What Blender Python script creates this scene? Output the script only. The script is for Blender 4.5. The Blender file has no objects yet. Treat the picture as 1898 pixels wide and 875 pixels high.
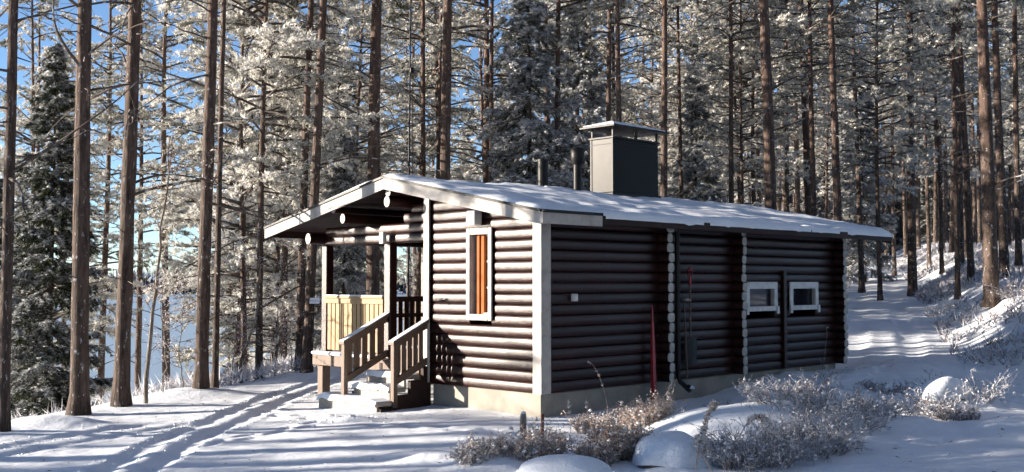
import bpy, math, random
import numpy as np
from mathutils import Vector, Matrix, Euler

R = math.radians
scene = bpy.context.scene
COL = scene.collection

# ------------------------------------------------------------------ camera
cam_d = bpy.data.cameras.new('camera')
cam = bpy.data.objects.new('camera', cam_d)
COL.objects.link(cam)
cam.location = (0, 0, 1.75)
cam.rotation_euler = (R(90 + 2.45), 0, 0)
cam_d.sensor_width = 36
cam_d.lens = 38.2
cam_d.clip_end = 5000
scene.camera = cam

# ------------------------------------------------------------------ light
SUN_EL = 11.0
SUN_DIR = Vector((-math.cos(R(SUN_EL)), 0.0, math.sin(R(SUN_EL)))).normalized()   # towards the sun
sun_d = bpy.data.lights.new('sun', 'SUN')
sun_d.energy = 5.0
sun_d.angle = R(0.5)
sun_d.color = (1.0, 0.885, 0.745)
sun = bpy.data.objects.new('sun', sun_d)
COL.objects.link(sun)
sun.rotation_euler = (-SUN_DIR).to_track_quat('-Z', 'Y').to_euler()
sun.location = (-30, 10, 20)

world = bpy.data.worlds.new('World')
scene.world = world
world.use_nodes = True
wn = world.node_tree.nodes
sky = wn.new('ShaderNodeTexSky')
sky.sky_type = 'NISHITA'
sky.sun_disc = False
sky.sun_elevation = R(SUN_EL)
sky.sun_rotation = R(-90)
sky.altitude = 100
sky.air_density = 0.6
sky.dust_density = 0.05
sky.ozone_density = 2.1
bg = wn['Background']
bg.inputs['Strength'].default_value = 0.067
world.node_tree.links.new(sky.outputs[0], bg.inputs['Color'])

scene.view_settings.view_transform = 'Standard'
scene.view_settings.look = 'None'
scene.view_settings.exposure = 1.85
scene.view_settings.gamma = 1.0
scene.render.engine = 'CYCLES'
scene.cycles.max_bounces = 4
scene.cycles.diffuse_bounces = 2
scene.cycles.glossy_bounces = 2
scene.cycles.transmission_bounces = 3
scene.cycles.transparent_max_bounces = 4
scene.cycles.caustics_reflective = False
scene.cycles.caustics_refractive = False
scene.cycles.use_denoising = True
scene.cycles.use_adaptive_sampling = True
scene.cycles.adaptive_threshold = 0.03
scene.cycles.sample_clamp_indirect = 4.0

rng = np.random.default_rng(7)
random.seed(7)

# ------------------------------------------------------------------ materials
def nodemat(name):
    m = bpy.data.materials.new(name)
    m.use_nodes = True
    nt = m.node_tree
    return m, nt, nt.nodes, nt.links, nt.nodes['Principled BSDF']

def noise_node(nt, scale, detail=4, coord='Object', stretch=None, rough=0.6):
    n = nt.nodes.new('ShaderNodeTexNoise')
    n.inputs['Scale'].default_value = scale
    n.inputs['Detail'].default_value = detail
    n.inputs['Roughness'].default_value = rough
    tc = nt.nodes.new('ShaderNodeTexCoord')
    if stretch:
        mp = nt.nodes.new('ShaderNodeMapping')
        mp.inputs['Scale'].default_value = stretch
        nt.links.new(tc.outputs[coord], mp.inputs['Vector'])
        nt.links.new(mp.outputs[0], n.inputs['Vector'])
    else:
        nt.links.new(tc.outputs[coord], n.inputs['Vector'])
    return n

def ramp(nt, src, stops):
    r = nt.nodes.new('ShaderNodeValToRGB')
    el = r.color_ramp.elements
    while len(el) < len(stops):
        el.new(0.5)
    for e, (p, c) in zip(el, stops):
        e.position = p
        e.color = (*c, 1)
    nt.links.new(src, r.inputs[0])
    return r

def bump(nt, src, bsdf, strength, dist):
    b = nt.nodes.new('ShaderNodeBump')
    b.inputs['Strength'].default_value = strength
    b.inputs['Distance'].default_value = dist
    nt.links.new(src, b.inputs['Height'])
    nt.links.new(b.outputs[0], bsdf.inputs['Normal'])
    return b

def simple(name, stops, scale=6, rough=0.7, stretch=None, spec=0.4, bstr=0.3, bdist=0.01, metallic=0.0, detail=5):
    m, nt, N, L, p = nodemat(name)
    n = noise_node(nt, scale, detail, stretch=stretch)
    r = ramp(nt, n.outputs[0], stops)
    L.new(r.outputs[0], p.inputs['Base Color'])
    p.inputs['Roughness'].default_value = rough
    p.inputs['Specular IOR Level'].default_value = spec
    p.inputs['Metallic'].default_value = metallic
    if bstr:
        bump(nt, n.outputs[0], p, bstr, bdist)
    return m

M = {}
# snow
def snow_mat(name, coarse):
    m, nt, N, L, p = nodemat(name)
    a = noise_node(nt, 2.2, 6)
    r = ramp(nt, a.outputs[0], [(0.3, (0.74, 0.78, 0.85)), (0.7, (0.82, 0.85, 0.90))])
    L.new(r.outputs[0], p.inputs['Base Color'])
    p.inputs['Roughness'].default_value = 0.55
    p.inputs['Specular IOR Level'].default_value = 0.25
    b = noise_node(nt, 28 if coarse else 40, 6, rough=0.7)
    c = noise_node(nt, 5, 4)
    mx = nt.nodes.new('ShaderNodeMath'); mx.operation = 'ADD'
    ml = nt.nodes.new('ShaderNodeMath'); ml.operation = 'MULTIPLY'; ml.inputs[1].default_value = 2.0
    L.new(c.outputs[0], ml.inputs[0])
    L.new(b.outputs[0], mx.inputs[0]); L.new(ml.outputs[0], mx.inputs[1])
    bump(nt, mx.outputs[0], p, 0.5, 0.02)
    return m
M['snow'] = snow_mat('snow', True)
M['snow_fine'] = snow_mat('fresh_snow', False)

# brown painted logs
def paint_log(name, c0, c1, rough):
    m, nt, N, L, p = nodemat(name)
    a = noise_node(nt, 5, 6, coord='Generated', stretch=(18, 1, 1.5))
    oi = N.new('ShaderNodeObjectInfo')
    r = ramp(nt, a.outputs[0], [(0.36, tuple(c * .45 for c in c0)), (0.42, c0), (0.66, c1)])
    hs = N.new('ShaderNodeHueSaturation')
    mr = N.new('ShaderNodeMapRange')
    mr.inputs['To Min'].default_value = 0.75; mr.inputs['To Max'].default_value = 1.3
    L.new(oi.outputs['Random'], mr.inputs['Value'])
    L.new(mr.outputs[0], hs.inputs['Value'])
    L.new(r.outputs[0], hs.inputs['Color'])
    L.new(hs.outputs[0], p.inputs['Base Color'])
    b = noise_node(nt, 9, 5)
    rr = N.new('ShaderNodeMapRange')
    rr.inputs['To Min'].default_value = rough - 0.08; rr.inputs['To Max'].default_value = rough + 0.12
    L.new(b.outputs[0], rr.inputs['Value'])
    L.new(rr.outputs[0], p.inputs['Roughness'])
    p.inputs['Specular IOR Level'].default_value = 0.30
    bump(nt, a.outputs[0], p, 0.25, 0.004)
    return m
M['log'] = paint_log('brown_log_paint', (0.010, 0.0032, 0.0027), (0.036, 0.0098, 0.0078), 0.37)
M['dark'] = simple('dark_brown_board', [(0.3, (0.022, 0.013, 0.011)), (0.7, (0.040, 0.022, 0.018))], 4, 0.6, (1, 1, 1), 0.15, 0.2, 0.004)
M['white'] = simple('weathered_white_paint', [(0.25, (0.27, 0.245, 0.22)), (0.5, (0.38, 0.355, 0.33)), (0.8, (0.45, 0.43, 0.40))], 7, 0.6, None, 0.3, 0.15, 0.003)
M['endpaint'] = simple('white_log_end_paint', [(0.25, (0.20, 0.185, 0.165)), (0.45, (0.34, 0.325, 0.305)), (0.65, (0.42, 0.41, 0.385))], 14, 0.6, None, 0.3, 0.2, 0.004)
M['winpaint'] = simple('white_window_paint', [(0.25, (0.45, 0.44, 0.43)), (0.55, (0.62, 0.62, 0.61))], 9, 0.5, None, 0.3, 0.1, 0.002)
M['pale'] = simple('bare_pine_board', [(0.25, (0.23, 0.155, 0.08)), (0.7, (0.35, 0.25, 0.14))], 5, 0.65, (6, 6, 0.6), 0.3, 0.15, 0.003)
M['railwood'] = simple('weathered_brown_rail', [(0.25, (0.082, 0.053, 0.038)), (0.75, (0.155, 0.108, 0.080))], 6, 0.6, (5, 5, 0.8), 0.35, 0.2, 0.004)
M['stepwood'] = simple('worn_pale_step_wood', [(0.25, (0.24, 0.20, 0.165)), (0.75, (0.42, 0.38, 0.33))], 6, 0.65, (5, 1.5, 5), 0.3, 0.2, 0.004)
M['orange'] = simple('varnished_pine', [(0.25, (0.25, 0.065, 0.014)), (0.75, (0.34, 0.105, 0.026))], 5, 0.7, (8, 8, 0.6), 0.15, 0.05, 0.002)
M['concrete'] = simple('concrete_footing', [(0.2, (0.16, 0.15, 0.13)), (0.55, (0.27, 0.25, 0.215)), (0.8, (0.33, 0.305, 0.26))], 3, 0.85, None, 0.25, 0.35, 0.012, detail=8)
M['black'] = simple('black_sheet_metal', [(0.3, (0.008, 0.008, 0.009)), (0.7, (0.015, 0.014, 0.014))], 3, 0.45, None, 0.18, 0.1, 0.004)
M['chimney'] = simple('dark_chimney_sheet', [(0.3, (0.005, 0.0045, 0.004)), (0.7, (0.009, 0.008, 0.007))], 2.2, 0.36, None, 0.09, 0.08, 0.02, detail=3)
M['felt'] = simple('roofing_felt', [(0.3, (0.018, 0.018, 0.020)), (0.7, (0.035, 0.034, 0.035))], 30, 0.8)
M['grey_plastic'] = simple('light_grey_plastic', [(0.3, (0.50, 0.50, 0.48)), (0.7, (0.60, 0.60, 0.58))], 8, 0.45, None, 0.5, 0)
M['red'] = simple('red_plastic', [(0.3, (0.24, 0.008, 0.014)), (0.7, (0.30, 0.012, 0.018))], 6, 0.38, None, 0.5, 0.05, 0.003)
M['steel'] = simple('grey_tool_steel', [(0.3, (0.014, 0.014, 0.016)), (0.7, (0.03, 0.03, 0.033))], 8, 0.55, None, 0.2, 0.1, 0.003)
M['toolwood'] = simple('grey_tool_handle', [(0.3, (0.07, 0.055, 0.045)), (0.7, (0.12, 0.10, 0.08))], 8, 0.6, (6, 6, 0.6))
M['rust'] = simple('rusty_stake', [(0.3, (0.10, 0.04, 0.03)), (0.7, (0.20, 0.09, 0.06))], 20, 0.8)
M['stakewood'] = simple('grey_stake_wood', [(0.3, (0.12, 0.10, 0.085)), (0.55, (0.22, 0.19, 0.17)), (0.75, (0.6, 0.6, 0.62))], 22, 0.8, (1, 1, 0.4))
M['rock'] = simple('dark_granite', [(0.3, (0.05, 0.048, 0.045)), (0.7, (0.13, 0.12, 0.11))], 12, 0.85, None, 0.3, 0.6, 0.02)
# window glass
m, nt, N, L, p = nodemat('window_glass')
p.inputs['Base Color'].default_value = (0.008, 0.009, 0.014, 1)
p.inputs['Roughness'].default_value = 0.03
p.inputs['Specular IOR Level'].default_value = 0.8
gn = noise_node(nt, 3, 2)
bump(nt, gn.outputs[0], p, 0.05, 0.01)
M['glass'] = m
# water
m, nt, N, L, p = nodemat('lake_water')
p.inputs['Base Color'].default_value = (0.30, 0.34, 0.37, 1)
p.inputs['Roughness'].default_value = 0.3
p.inputs['IOR'].default_value = 1.33
wn1 = noise_node(nt, 1.2, 3, stretch=(1, 0.35, 1))
bump(nt, wn1.outputs[0], p, 0.25, 0.05)
M['water'] = m
# bark: grey-brown low, orange higher up, a little frost
def bark(name, low, mid, high, z0, z1, frost):
    m, nt, N, L, p = nodemat(name)
    a = noise_node(nt, 7, 6, stretch=(1.6, 1.6, 0.35), rough=0.7)
    tc = N.new('ShaderNodeTexCoord'); sp = N.new('ShaderNodeSeparateXYZ')
    L.new(tc.outputs['Object'], sp.inputs[0])
    mr = N.new('ShaderNodeMapRange')
    mr.inputs['From Min'].default_value = z0; mr.inputs['From Max'].default_value = z1
    L.new(sp.outputs['Z'], mr.inputs['Value'])
    dark = ramp(nt, a.outputs[0], [(0.32, tuple(c * 0.28 for c in low)), (0.5, low), (0.72, mid)])
    red = ramp(nt, a.outputs[0], [(0.3, tuple(c * 0.5 for c in high)), (0.6, high), (0.85, tuple(min(1, c * 1.4) for c in high))])
    mx = N.new('ShaderNodeMixRGB')
    L.new(mr.outputs[0], mx.inputs[0]); L.new(dark.outputs[0], mx.inputs[1]); L.new(red.outputs[0], mx.inputs[2])
    f = noise_node(nt, 16, 5, stretch=(1, 1, 0.6), rough=0.75)
    fr = ramp(nt, f.outputs[0], [(0.60, (0, 0, 0)), (0.68, (frost, frost, frost))])
    mf = N.new('ShaderNodeMixRGB'); mf.inputs[2].default_value = (0.72, 0.74, 0.78, 1)
    L.new(fr.outputs[0], mf.inputs[0]); L.new(mx.outputs[0], mf.inputs[1])
    L.new(mf.outputs[0], p.inputs['Base Color'])
    p.inputs['Roughness'].default_value = 0.85
    p.inputs['Specular IOR Level'].default_value = 0.2
    bump(nt, a.outputs[0], p, 1.0, 0.05)
    return m
M['bark'] = bark('pine_bark', (0.070, 0.050, 0.041), (0.15, 0.11, 0.09), (0.130, 0.081, 0.062), 3.0, 10.0, 0.6)
M['bark_spruce'] = bark('spruce_bark', (0.06, 0.048, 0.042), (0.12, 0.10, 0.09), (0.08, 0.065, 0.055), 2, 9, 0.4)
M['bark_birch'] = bark('birch_bark', (0.18, 0.155, 0.13), (0.36, 0.33, 0.30), (0.20, 0.16, 0.13), 1, 6, 0.5)
M['twig'] = simple('frosted_bare_branch', [(0.35, (0.045, 0.035, 0.03)), (0.56, (0.10, 0.08, 0.068)), (0.68, (0.42, 0.42, 0.43))], 4, 0.85, None, 0.2, 0)

def frost_mat(name, green, frost, trans=0.18):
    m = bpy.data.materials.new(name); m.use_nodes = True
    nt = m.node_tree; N = nt.nodes; L = nt.links
    N.clear()
    out = N.new('ShaderNodeOutputMaterial')
    at = N.new('ShaderNodeAttribute'); at.attribute_name = 'frost'
    oi = N.new('ShaderNodeObjectInfo')
    ad = N.new('ShaderNodeMath'); ad.operation = 'MULTIPLY_ADD'
    ad.inputs[1].default_value = 0.16
    L.new(oi.outputs['Random'], ad.inputs[0]); L.new(at.outputs['Fac'], ad.inputs[2])
    sb = N.new('ShaderNodeMath'); sb.operation = 'SUBTRACT'; sb.inputs[1].default_value = 0.08; sb.use_clamp = True
    L.new(ad.outputs[0], sb.inputs[0])
    mx = N.new('ShaderNodeMixRGB')
    mx.inputs[1].default_value = (*green, 1); mx.inputs[2].default_value = (*frost, 1)
    L.new(sb.outputs[0], mx.inputs[0])
    d = N.new('ShaderNodeBsdfDiffuse'); t = N.new('ShaderNodeBsdfTranslucent'); ms = N.new('ShaderNodeMixShader')
    ms.inputs[0].default_value = trans
    L.new(mx.outputs[0], d.inputs[0]); L.new(mx.outputs[0], t.inputs[0])
    L.new(d.outputs[0], ms.inputs[1]); L.new(t.outputs[0], ms.inputs[2])
    L.new(ms.outputs[0], out.inputs[0])
    return m
M['needles'] = frost_mat('frosted_pine_needles', (0.075, 0.075, 0.030), (0.82, 0.80, 0.76), 0.25)
M['spruce'] = frost_mat('frosted_spruce_needles', (0.038, 0.046, 0.021), (0.72, 0.73, 0.76))
M['shrub'] = frost_mat('frosted_shrub_twigs', (0.11, 0.065, 0.05), (0.76, 0.76, 0.80))
M['drygrass'] = frost_mat('frosted_dry_grass', (0.27, 0.16, 0.10), (0.78, 0.76, 0.76))
M['farwood'] = frost_mat('far_frosted_wood', (0.020, 0.027, 0.030), (0.42, 0.46, 0.52), 0.05)

# ------------------------------------------------------------------ helpers
def tag(o, label=None, cat=None, group=None, kind=None):
    if label: o['label'] = label
    if cat: o['category'] = cat
    if group: o['group'] = group
    if kind: o['kind'] = kind
    return o

def link(name, me, parent=None, loc=None, rot=None, scale=None):
    o = bpy.data.objects.new(name, me)
    COL.objects.link(o)
    if parent: o.parent = parent
    if loc is not None: o.location = loc
    if rot is not None: o.rotation_euler = rot
    if scale is not None: o.scale = scale
    return o

def empty(name, loc=(0, 0, 0), rot=(0, 0, 0)):
    o = bpy.data.objects.new(name, None)
    o.empty_display_size = 0.2
    COL.objects.link(o)
    o.location = loc; o.rotation_euler = rot
    return o

def tri_mesh(name, V, T, mat, frost=None, smooth=False, mat2=None, n2=0):
    me = bpy.data.meshes.new(name)
    V = np.ascontiguousarray(V, dtype=np.float32); T = np.ascontiguousarray(T, dtype=np.int32)
    k = T.shape[1]
    me.vertices.add(len(V)); me.vertices.foreach_set('co', V.ravel())
    me.loops.add(T.size); me.loops.foreach_set('vertex_index', T.ravel())
    me.polygons.add(len(T)); me.polygons.foreach_set('loop_start', np.arange(0, T.size, k, dtype=np.int32))
    if frost is not None:
        a = me.attributes.new('frost', 'FLOAT', 'FACE')
        a.data.foreach_set('value', np.ascontiguousarray(frost, dtype=np.float32))
    me.update(calc_edges=True)
    me.materials.append(mat)
    if mat2 is not None:                        # the last n2 faces take the second material
        me.materials.append(mat2)
        mi = np.zeros(len(T), dtype=np.int32); mi[len(T) - n2:] = 1
        me.polygons.foreach_set('material_index', mi)
    if smooth:
        me.polygons.foreach_set('use_smooth', np.ones(len(T), dtype=bool))
    return me

class MB:
    """collects polygons for one mesh object"""
    def __init__(s): s.v = []; s.f = []; s.m = []; s.s = []
    def quad(s, pts, mi=0, sm=False):
        n = len(s.v); s.v += [tuple(p) for p in pts]; s.f.append(tuple(range(n, n + len(pts)))); s.m.append(mi); s.s.append(sm)
    def box(s, a, b, mi=0, bev=0.006, mat=None):
        """chamfered box between corners a and b; mat: optional 4x4"""
        x0, y0, z0 = min(a[0], b[0]), min(a[1], b[1]), min(a[2], b[2])
        x1, y1, z1 = max(a[0], b[0]), max(a[1], b[1]), max(a[2], b[2])
        e = min(bev, (x1 - x0) * .4, (y1 - y0) * .4, (z1 - z0) * .4)
        X, Y, Z = (x0, x1), (y0, y1), (z0, z1)
        n = len(s.v); idx = {}
        for i in (0, 1):
            for j in (0, 1):
                for k in (0, 1):
                    sx, sy, sz = (1 - 2 * i) * e, (1 - 2 * j) * e, (1 - 2 * k) * e
                    for ax in range(3):
                        p = [X[i] + (sx if ax != 0 else 0), Y[j] + (sy if ax != 1 else 0), Z[k] + (sz if ax != 2 else 0)]
                        if mat is not None: p = list(mat @ Vector(p))
                        idx[(i, j, k, ax)] = len(s.v); s.v.append(tuple(p))
        def F(l): s.f.append(tuple(l)); s.m.append(mi); s.s.append(False)
        g = idx
        F([g[0,0,0,0], g[0,0,1,0], g[0,1,1,0], g[0,1,0,0]]); F([g[1,0,0,0], g[1,1,0,0], g[1,1,1,0], g[1,0,1,0]])
        F([g[0,0,0,1], g[1,0,0,1], g[1,0,1,1], g[0,0,1,1]]); F([g[0,1,0,1], g[0,1,1,1], g[1,1,1,1], g[1,1,0,1]])
        F([g[0,0,0,2], g[0,1,0,2], g[1,1,0,2], g[1,0,0,2]]); F([g[0,0,1,2], g[1,0,1,2], g[1,1,1,2], g[0,1,1,2]])
        for i in (0, 1):
            for j in (0, 1): F([g[i,j,0,0], g[i,j,1,0], g[i,j,1,1], g[i,j,0,1]])
            for k in (0, 1): F([g[i,0,k,0], g[i,1,k,0], g[i,1,k,2], g[i,0,k,2]])
        for j in (0, 1):
            for k in (0, 1): F([g[0,j,k,1], g[1,j,k,1], g[1,j,k,2], g[0,j,k,2]])
        for i in (0, 1):
            for j in (0, 1):
                for k in (0, 1): F([g[i,j,k,0], g[i,j,k,1], g[i,j,k,2]])
        return s
    def tube(s, pts, radii, n=10, mi=0, caps=True, sy=1.0):
        pts = [Vector(p) for p in pts]; rings = []
        for i, p in enumerate(pts):
            t = (pts[min(i + 1, len(pts) - 1)] - pts[max(i - 1, 0)]).normalized()
            ref = Vector((0, 0, 1)) if abs(t.z) < 0.9 else Vector((1, 0, 0))
            u = t.cross(ref).normalized(); w = u.cross(t)
            r = []
            for k in range(n):
                a = 2 * math.pi * k / n
                r.append(len(s.v)); s.v.append(tuple(p + (u * math.cos(a) + w * math.sin(a) * sy) * radii[i]))
            rings.append(r)
        for a, b in zip(rings, rings[1:]):
            for k in range(n):
                s.f.append((a[k], a[(k + 1) % n], b[(k + 1) % n], b[k])); s.m.append(mi); s.s.append(True)
        if caps:
            for r, fl in ((rings[0], True), (rings[-1], False)):
                n0 = len(s.v); s.v += [s.v[i] for i in r]
                l = list(range(n0, n0 + n))
                s.f.append(tuple(l[::-1] if fl else l)); s.m.append(mi if not isinstance(caps, tuple) else caps[0 if fl else 1]); s.s.append(False)
        return s
    def prism(s, poly, d, mi=0):
        """extrude polygon (3d pts) along vector d"""
        d = Vector(d); a = [Vector(p) for p in poly]; b = [p + d for p in a]
        s.quad(a[::-1], mi); s.quad(b, mi)
        for i in range(len(a)):
            j = (i + 1) % len(a)
            s.quad([a[i], a[j], b[j], b[i]], mi)
        return s
    def mesh(s, name, mats):
        me = bpy.data.meshes.new(name)
        me.from_pydata(s.v, [], s.f)
        for m in (mats if isinstance(mats, (list, tuple)) else [mats]): me.materials.append(m)
        me.polygons.foreach_set('material_index', s.m)
        me.polygons.foreach_set('use_smooth', s.s)
        import bmesh
        b = bmesh.new(); b.from_mesh(me); bmesh.ops.recalc_face_normals(b, faces=b.faces); b.to_mesh(me); b.free()
        me.update()
        return me
    def build(s, name, mats, parent=None, loc=None, rot=None):
        return link(name, s.mesh(name, mats), parent, loc, rot)

# numpy value noise
_perm = np.random.default_rng(3).random((256, 256))
def vnoise(x, y):
    x = np.asarray(x, float); y = np.asarray(y, float)
    xi = np.floor(x).astype(int); yi = np.floor(y).astype(int)
    fx = x - xi; fy = y - yi
    fx = fx * fx * (3 - 2 * fx); fy = fy * fy * (3 - 2 * fy)
    a = _perm[xi % 256, yi % 256]; b = _perm[(xi + 1) % 256, yi % 256]
    c = _perm[xi % 256, (yi + 1) % 256]; d = _perm[(xi + 1) % 256, (yi + 1) % 256]
    return (a * (1 - fx) + b * fx) * (1 - fy) + (c * (1 - fx) + d * fx) * fy - 0.5
def fbm(x, y, o=4):
    t = 0; a = 1; f = 1
    for i in range(o):
        t = t + a * vnoise(x * f + 17 * i, y * f + 31 * i); a *= 0.5; f *= 2.03
    return t
def sst(a, b, x):
    t = np.clip((np.asarray(x, float) - a) / (b - a), 0, 1)
    return t * t * (3 - 2 * t)

# ------------------------------------------------------------------ terrain
CX = np.array([-60, 0, 13.8, 18.7, 21.6, 27, 35, 50, 80, 900.0])
CV = np.array([-16, -8.5, -6.6, -5.35, -3.9, -1.5, 1.5, 4, 8, 60.0])
LAKE_Z = -4.3
def road_x(y): return 8.6 + (np.asarray(y, float) - 25) * 0.33
MOUNDS = [  # x, y, rx, ry, h
    (2.55, 12.0, 1.0, 0.75, 0.36), (3.7, 12.6, 1.1, 0.6, 0.22), (1.9, 12.6, .5, .4, .12),
    (4.6, 15.6, 0.9, 0.8, 0.16), (5.9, 14.3, .8, .6, .2), (6.2, 12.2, 1.2, .7, .12), (-0.2, 10.6, .35, .25, .10), (-.75, 10.9, .3, .25, .08),
    (-6.15, 14.6, 0.7, 0.35, 0.13), (-5.3, 18.4, 0.9, 0.5, 0.12), (-2.35, 14.55, .22, .12, .07), (-2.05, 14.35, .25, .12, .06)]
FEET = []
_fr = random.Random(4)
for (xa_, ya_, xb_, yb_, n_) in ((-2.5, 14.3, -3.6, 12.6, 8), (-2.4, 14.5, -3.5, 15.6, 5), (-1.7, 13.9, 0.2, 12.7, 8), (0.2, 12.7, 0.9, 12.0, 3), (5.2, 17.2, 7.6, 21.5, 14)):
    an_ = math.atan2(yb_ - ya_, xb_ - xa_)
    for k_ in range(n_):
        t_ = k_ / max(1, n_ - 1); sd_ = .11 if k_ % 2 else -.11
        FEET.append((xa_ + (xb_ - xa_) * t_ - math.sin(an_) * sd_ + _fr.uniform(-.04, .04), ya_ + (yb_ - ya_) * t_ + math.cos(an_) * sd_ + _fr.uniform(-.04, .04), an_ + _fr.uniform(-.25, .25)))
def gz(x, y):
    x = np.asarray(x, float); y = np.asarray(y, float)
    s = np.interp(y, CX, CV) - x
    z = -0.035 * np.clip(-(x + 0.5), 0, 4.5)
    rise = np.clip(x * 0.45 + y * 0.89 - 21, 0, 1e4)
    z = z + 14 * (1 - np.exp(-rise * 0.062 / 14)) * sst(-4, 6, -s)
    rx = road_x(y)
    b = x - (rx + 1.3)
    z = z + 1.05 * sst(0, 2.6, b) * sst(17, 26, y) + 0.25 * sst(-1.6, -4, x - rx) * sst(20, 26, y)
    z = z + 0.10 * sst(2, 6, x) * sst(16, 12, y)
    z = z - 5.6 * sst(0, 15 + 2.5 * sst(20, 26, y), s) * (0.35 + 0.65 * sst(6, 16, y))
    z = z + 0.05 * fbm(x * 0.5, y * 0.5, 3)
    far = sst(0.8, 3, s) + sst(0.2, 1.5, b) * sst(19, 24, y) + sst(1.5, 4, np.abs(x - rx)) * sst(21, 25, y) * sst(1, 3, -s)
    lump = sst(3.0, 4.5, x) * sst(10.5, 12.5, y) * sst(19.5, 17.5, y) + sst(-2.2, -0.6, x) * sst(11.9, 11.2, y) * 0.6
    z = z + (0.10 * np.clip(far, 0, 1) + 0.07 * np.clip(lump, 0, 1)) * fbm(x * 2.6, y * 2.6, 4)
    for mx, my, ax, ay, h in MOUNDS:
        z = z + h * np.exp(-(((x - mx) / ax) ** 2 + ((y - my) / ay) ** 2) ** 1.3)
    # drifted snow against the far part of the long wall
    lx = ((x - 0.38) + (y - 14.2)) * 0.70711; ly = (-(x - 0.38) + (y - 14.2)) * 0.70711
    z = z + (0.27 * sst(3.4, 5.4, lx) + 0.06 * sst(4, 6, lx) * fbm(x * 3.1, y * 3.1, 3)) * np.exp(-((ly + 0.7) / 1.3) ** 2) * sst(12, 9, lx)
    # narrow vehicle ruts
    def rut(cx, w, d):
        u = (x - cx) / w
        return -d * np.exp(-np.abs(u) ** 3) + d * 0.35 * np.exp(-((np.abs(u) - 1.5) / 0.5) ** 2)
    wob = 0.05 * np.sin(y * 1.3)
    c1 = -3.95 + 0.012 * (y - 13) ** 2 * np.where(y > 13, 0.6, 1.0) + wob
    fade = sst(24, 20, y)
    z = z + (rut(c1 - 0.24, 0.13, 0.038) + rut(c1 + 0.24, 0.135, 0.042)) * fade * (0.85 + 0.3 * vnoise(y * 1.1, y * 0 + 2.0))
    c2 = -4.55 - 0.55 * (14.8 - y) + 0.05 * np.sin(y * 2.1)
    f2 = sst(15.5, 14.5, y) * sst(9, 10, y)
    z = z + (rut(c2 - 0.28, 0.14, 0.022) + rut(c2 + 0.28, 0.14, 0.022)) * f2
    for fx, fy, fa in (FEET if x.size > 5000 else [f_ for f_ in FEET if np.any((np.abs(x - f_[0]) < .6) & (np.abs(y - f_[1]) < .6))] if np.any((y > 11) & (y < 23) & (x > -5) & (x < 9)) else []):
        ca, sa = math.cos(fa), math.sin(fa)
        u = ((x - fx) * ca + (y - fy) * sa) / .15; v = (-(x - fx) * sa + (y - fy) * ca) / .065
        q = u * u + v * v
        z = z + np.where(q < 9, -.035 * np.exp(-q ** 2) + .010 * np.exp(-((np.sqrt(q) - 1.6) / .4) ** 2), 0)
    for k, o in enumerate((-0.75, 0.55)):
        z = z + rut(rx + o, 0.26, 0.035) * sst(19, 22, y) * sst(70, 50, y)
    z = z + 0.011 * fbm(x * 6, y * 6, 3) * sst(26, 20, y) * sst(13, 10, x)
    return z
def gz1(x, y): return float(gz(np.array([x]), np.array([y]))[0])

def axis(fine0, fine1, step, lo, hi, grow):
    a = list(np.arange(fine0, fine1 + 1e-6, step))
    st = step; v = a[0]; left = []
    while v > lo: st *= grow; v -= st; left.append(v)
    st = step; v = a[-1]; right = []
    while v < hi: st *= grow; v += st; right.append(v)
    return np.array(left[::-1] + a + right)
gx = axis(-8, 10.5, 0.055, -700, 900, 1.07)
gy = axis(8.3, 23, 0.06, -60, 22.9, 1.06)
gy = np.concatenate([gy[gy < 23], axis(23, 42, 0.13, 23, 1200, 1.08)])
gx = np.concatenate([gx[gx < 10.5], axis(10.5, 17, 0.10, 10.5, 900, 1.08)])
GX, GY = np.meshgrid(gx, gy)
GZ = gz(GX, GY)
V = np.stack([GX, GY, GZ], -1).reshape(-1, 3)
ny, nx = GX.shape
i = np.arange(ny - 1)[:, None] * nx + np.arange(nx - 1)[None, :]
Q = np.stack([i, i + 1, i + nx + 1, i + nx], -1).reshape(-1, 4)
o = link('snow_ground', tri_mesh('snow_ground', V, Q, M['snow'], smooth=True))
tag(o, 'snow covered clearing with wheel tracks sloping down to the lake', None, None, 'structure')

mb = MB(); mb.quad([(-2500, -200, LAKE_Z), (700, -200, LAKE_Z), (700, 2600, LAKE_Z), (-2500, 2600, LAKE_Z)])
tag(mb.build('lake', M['water']), 'pale blue lake water beyond the shore trees', None, None, 'structure')

# hills across the lake
def hill(name, y0, depth, hgt, x0, x1, seed, label):
    xs = np.linspace(x0, x1, 90); ys = np.linspace(0, 1, 10)
    HX, HY = np.meshgrid(xs, ys)
    H = hgt * np.sin(np.clip(HY, 0, 1) * math.pi * 0.5) * (0.75 + 0.9 * vnoise(HX * 0.006 + seed, HX * 0 + seed)) + LAKE_Z - 0.5
    V = np.stack([HX, y0 + HY * depth, H], -1).reshape(-1, 3)
    n = len(xs); i = np.arange(9)[:, None] * n + np.arange(n - 1)[None, :]
    Q = np.stack([i, i + 1, i + n + 1, i + n], -1).reshape(-1, 4)
    o = link(name, tri_mesh(name, V, Q, M['snow'], smooth=True))
    tag(o, label, None, None, 'structure')
    return lambda x, t: hgt * np.sin(t * math.pi * 0.5) * (0.75 + 0.9 * vnoise(x * 0.006 + seed, x * 0 + seed)) + LAKE_Z - 0.5
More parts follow.
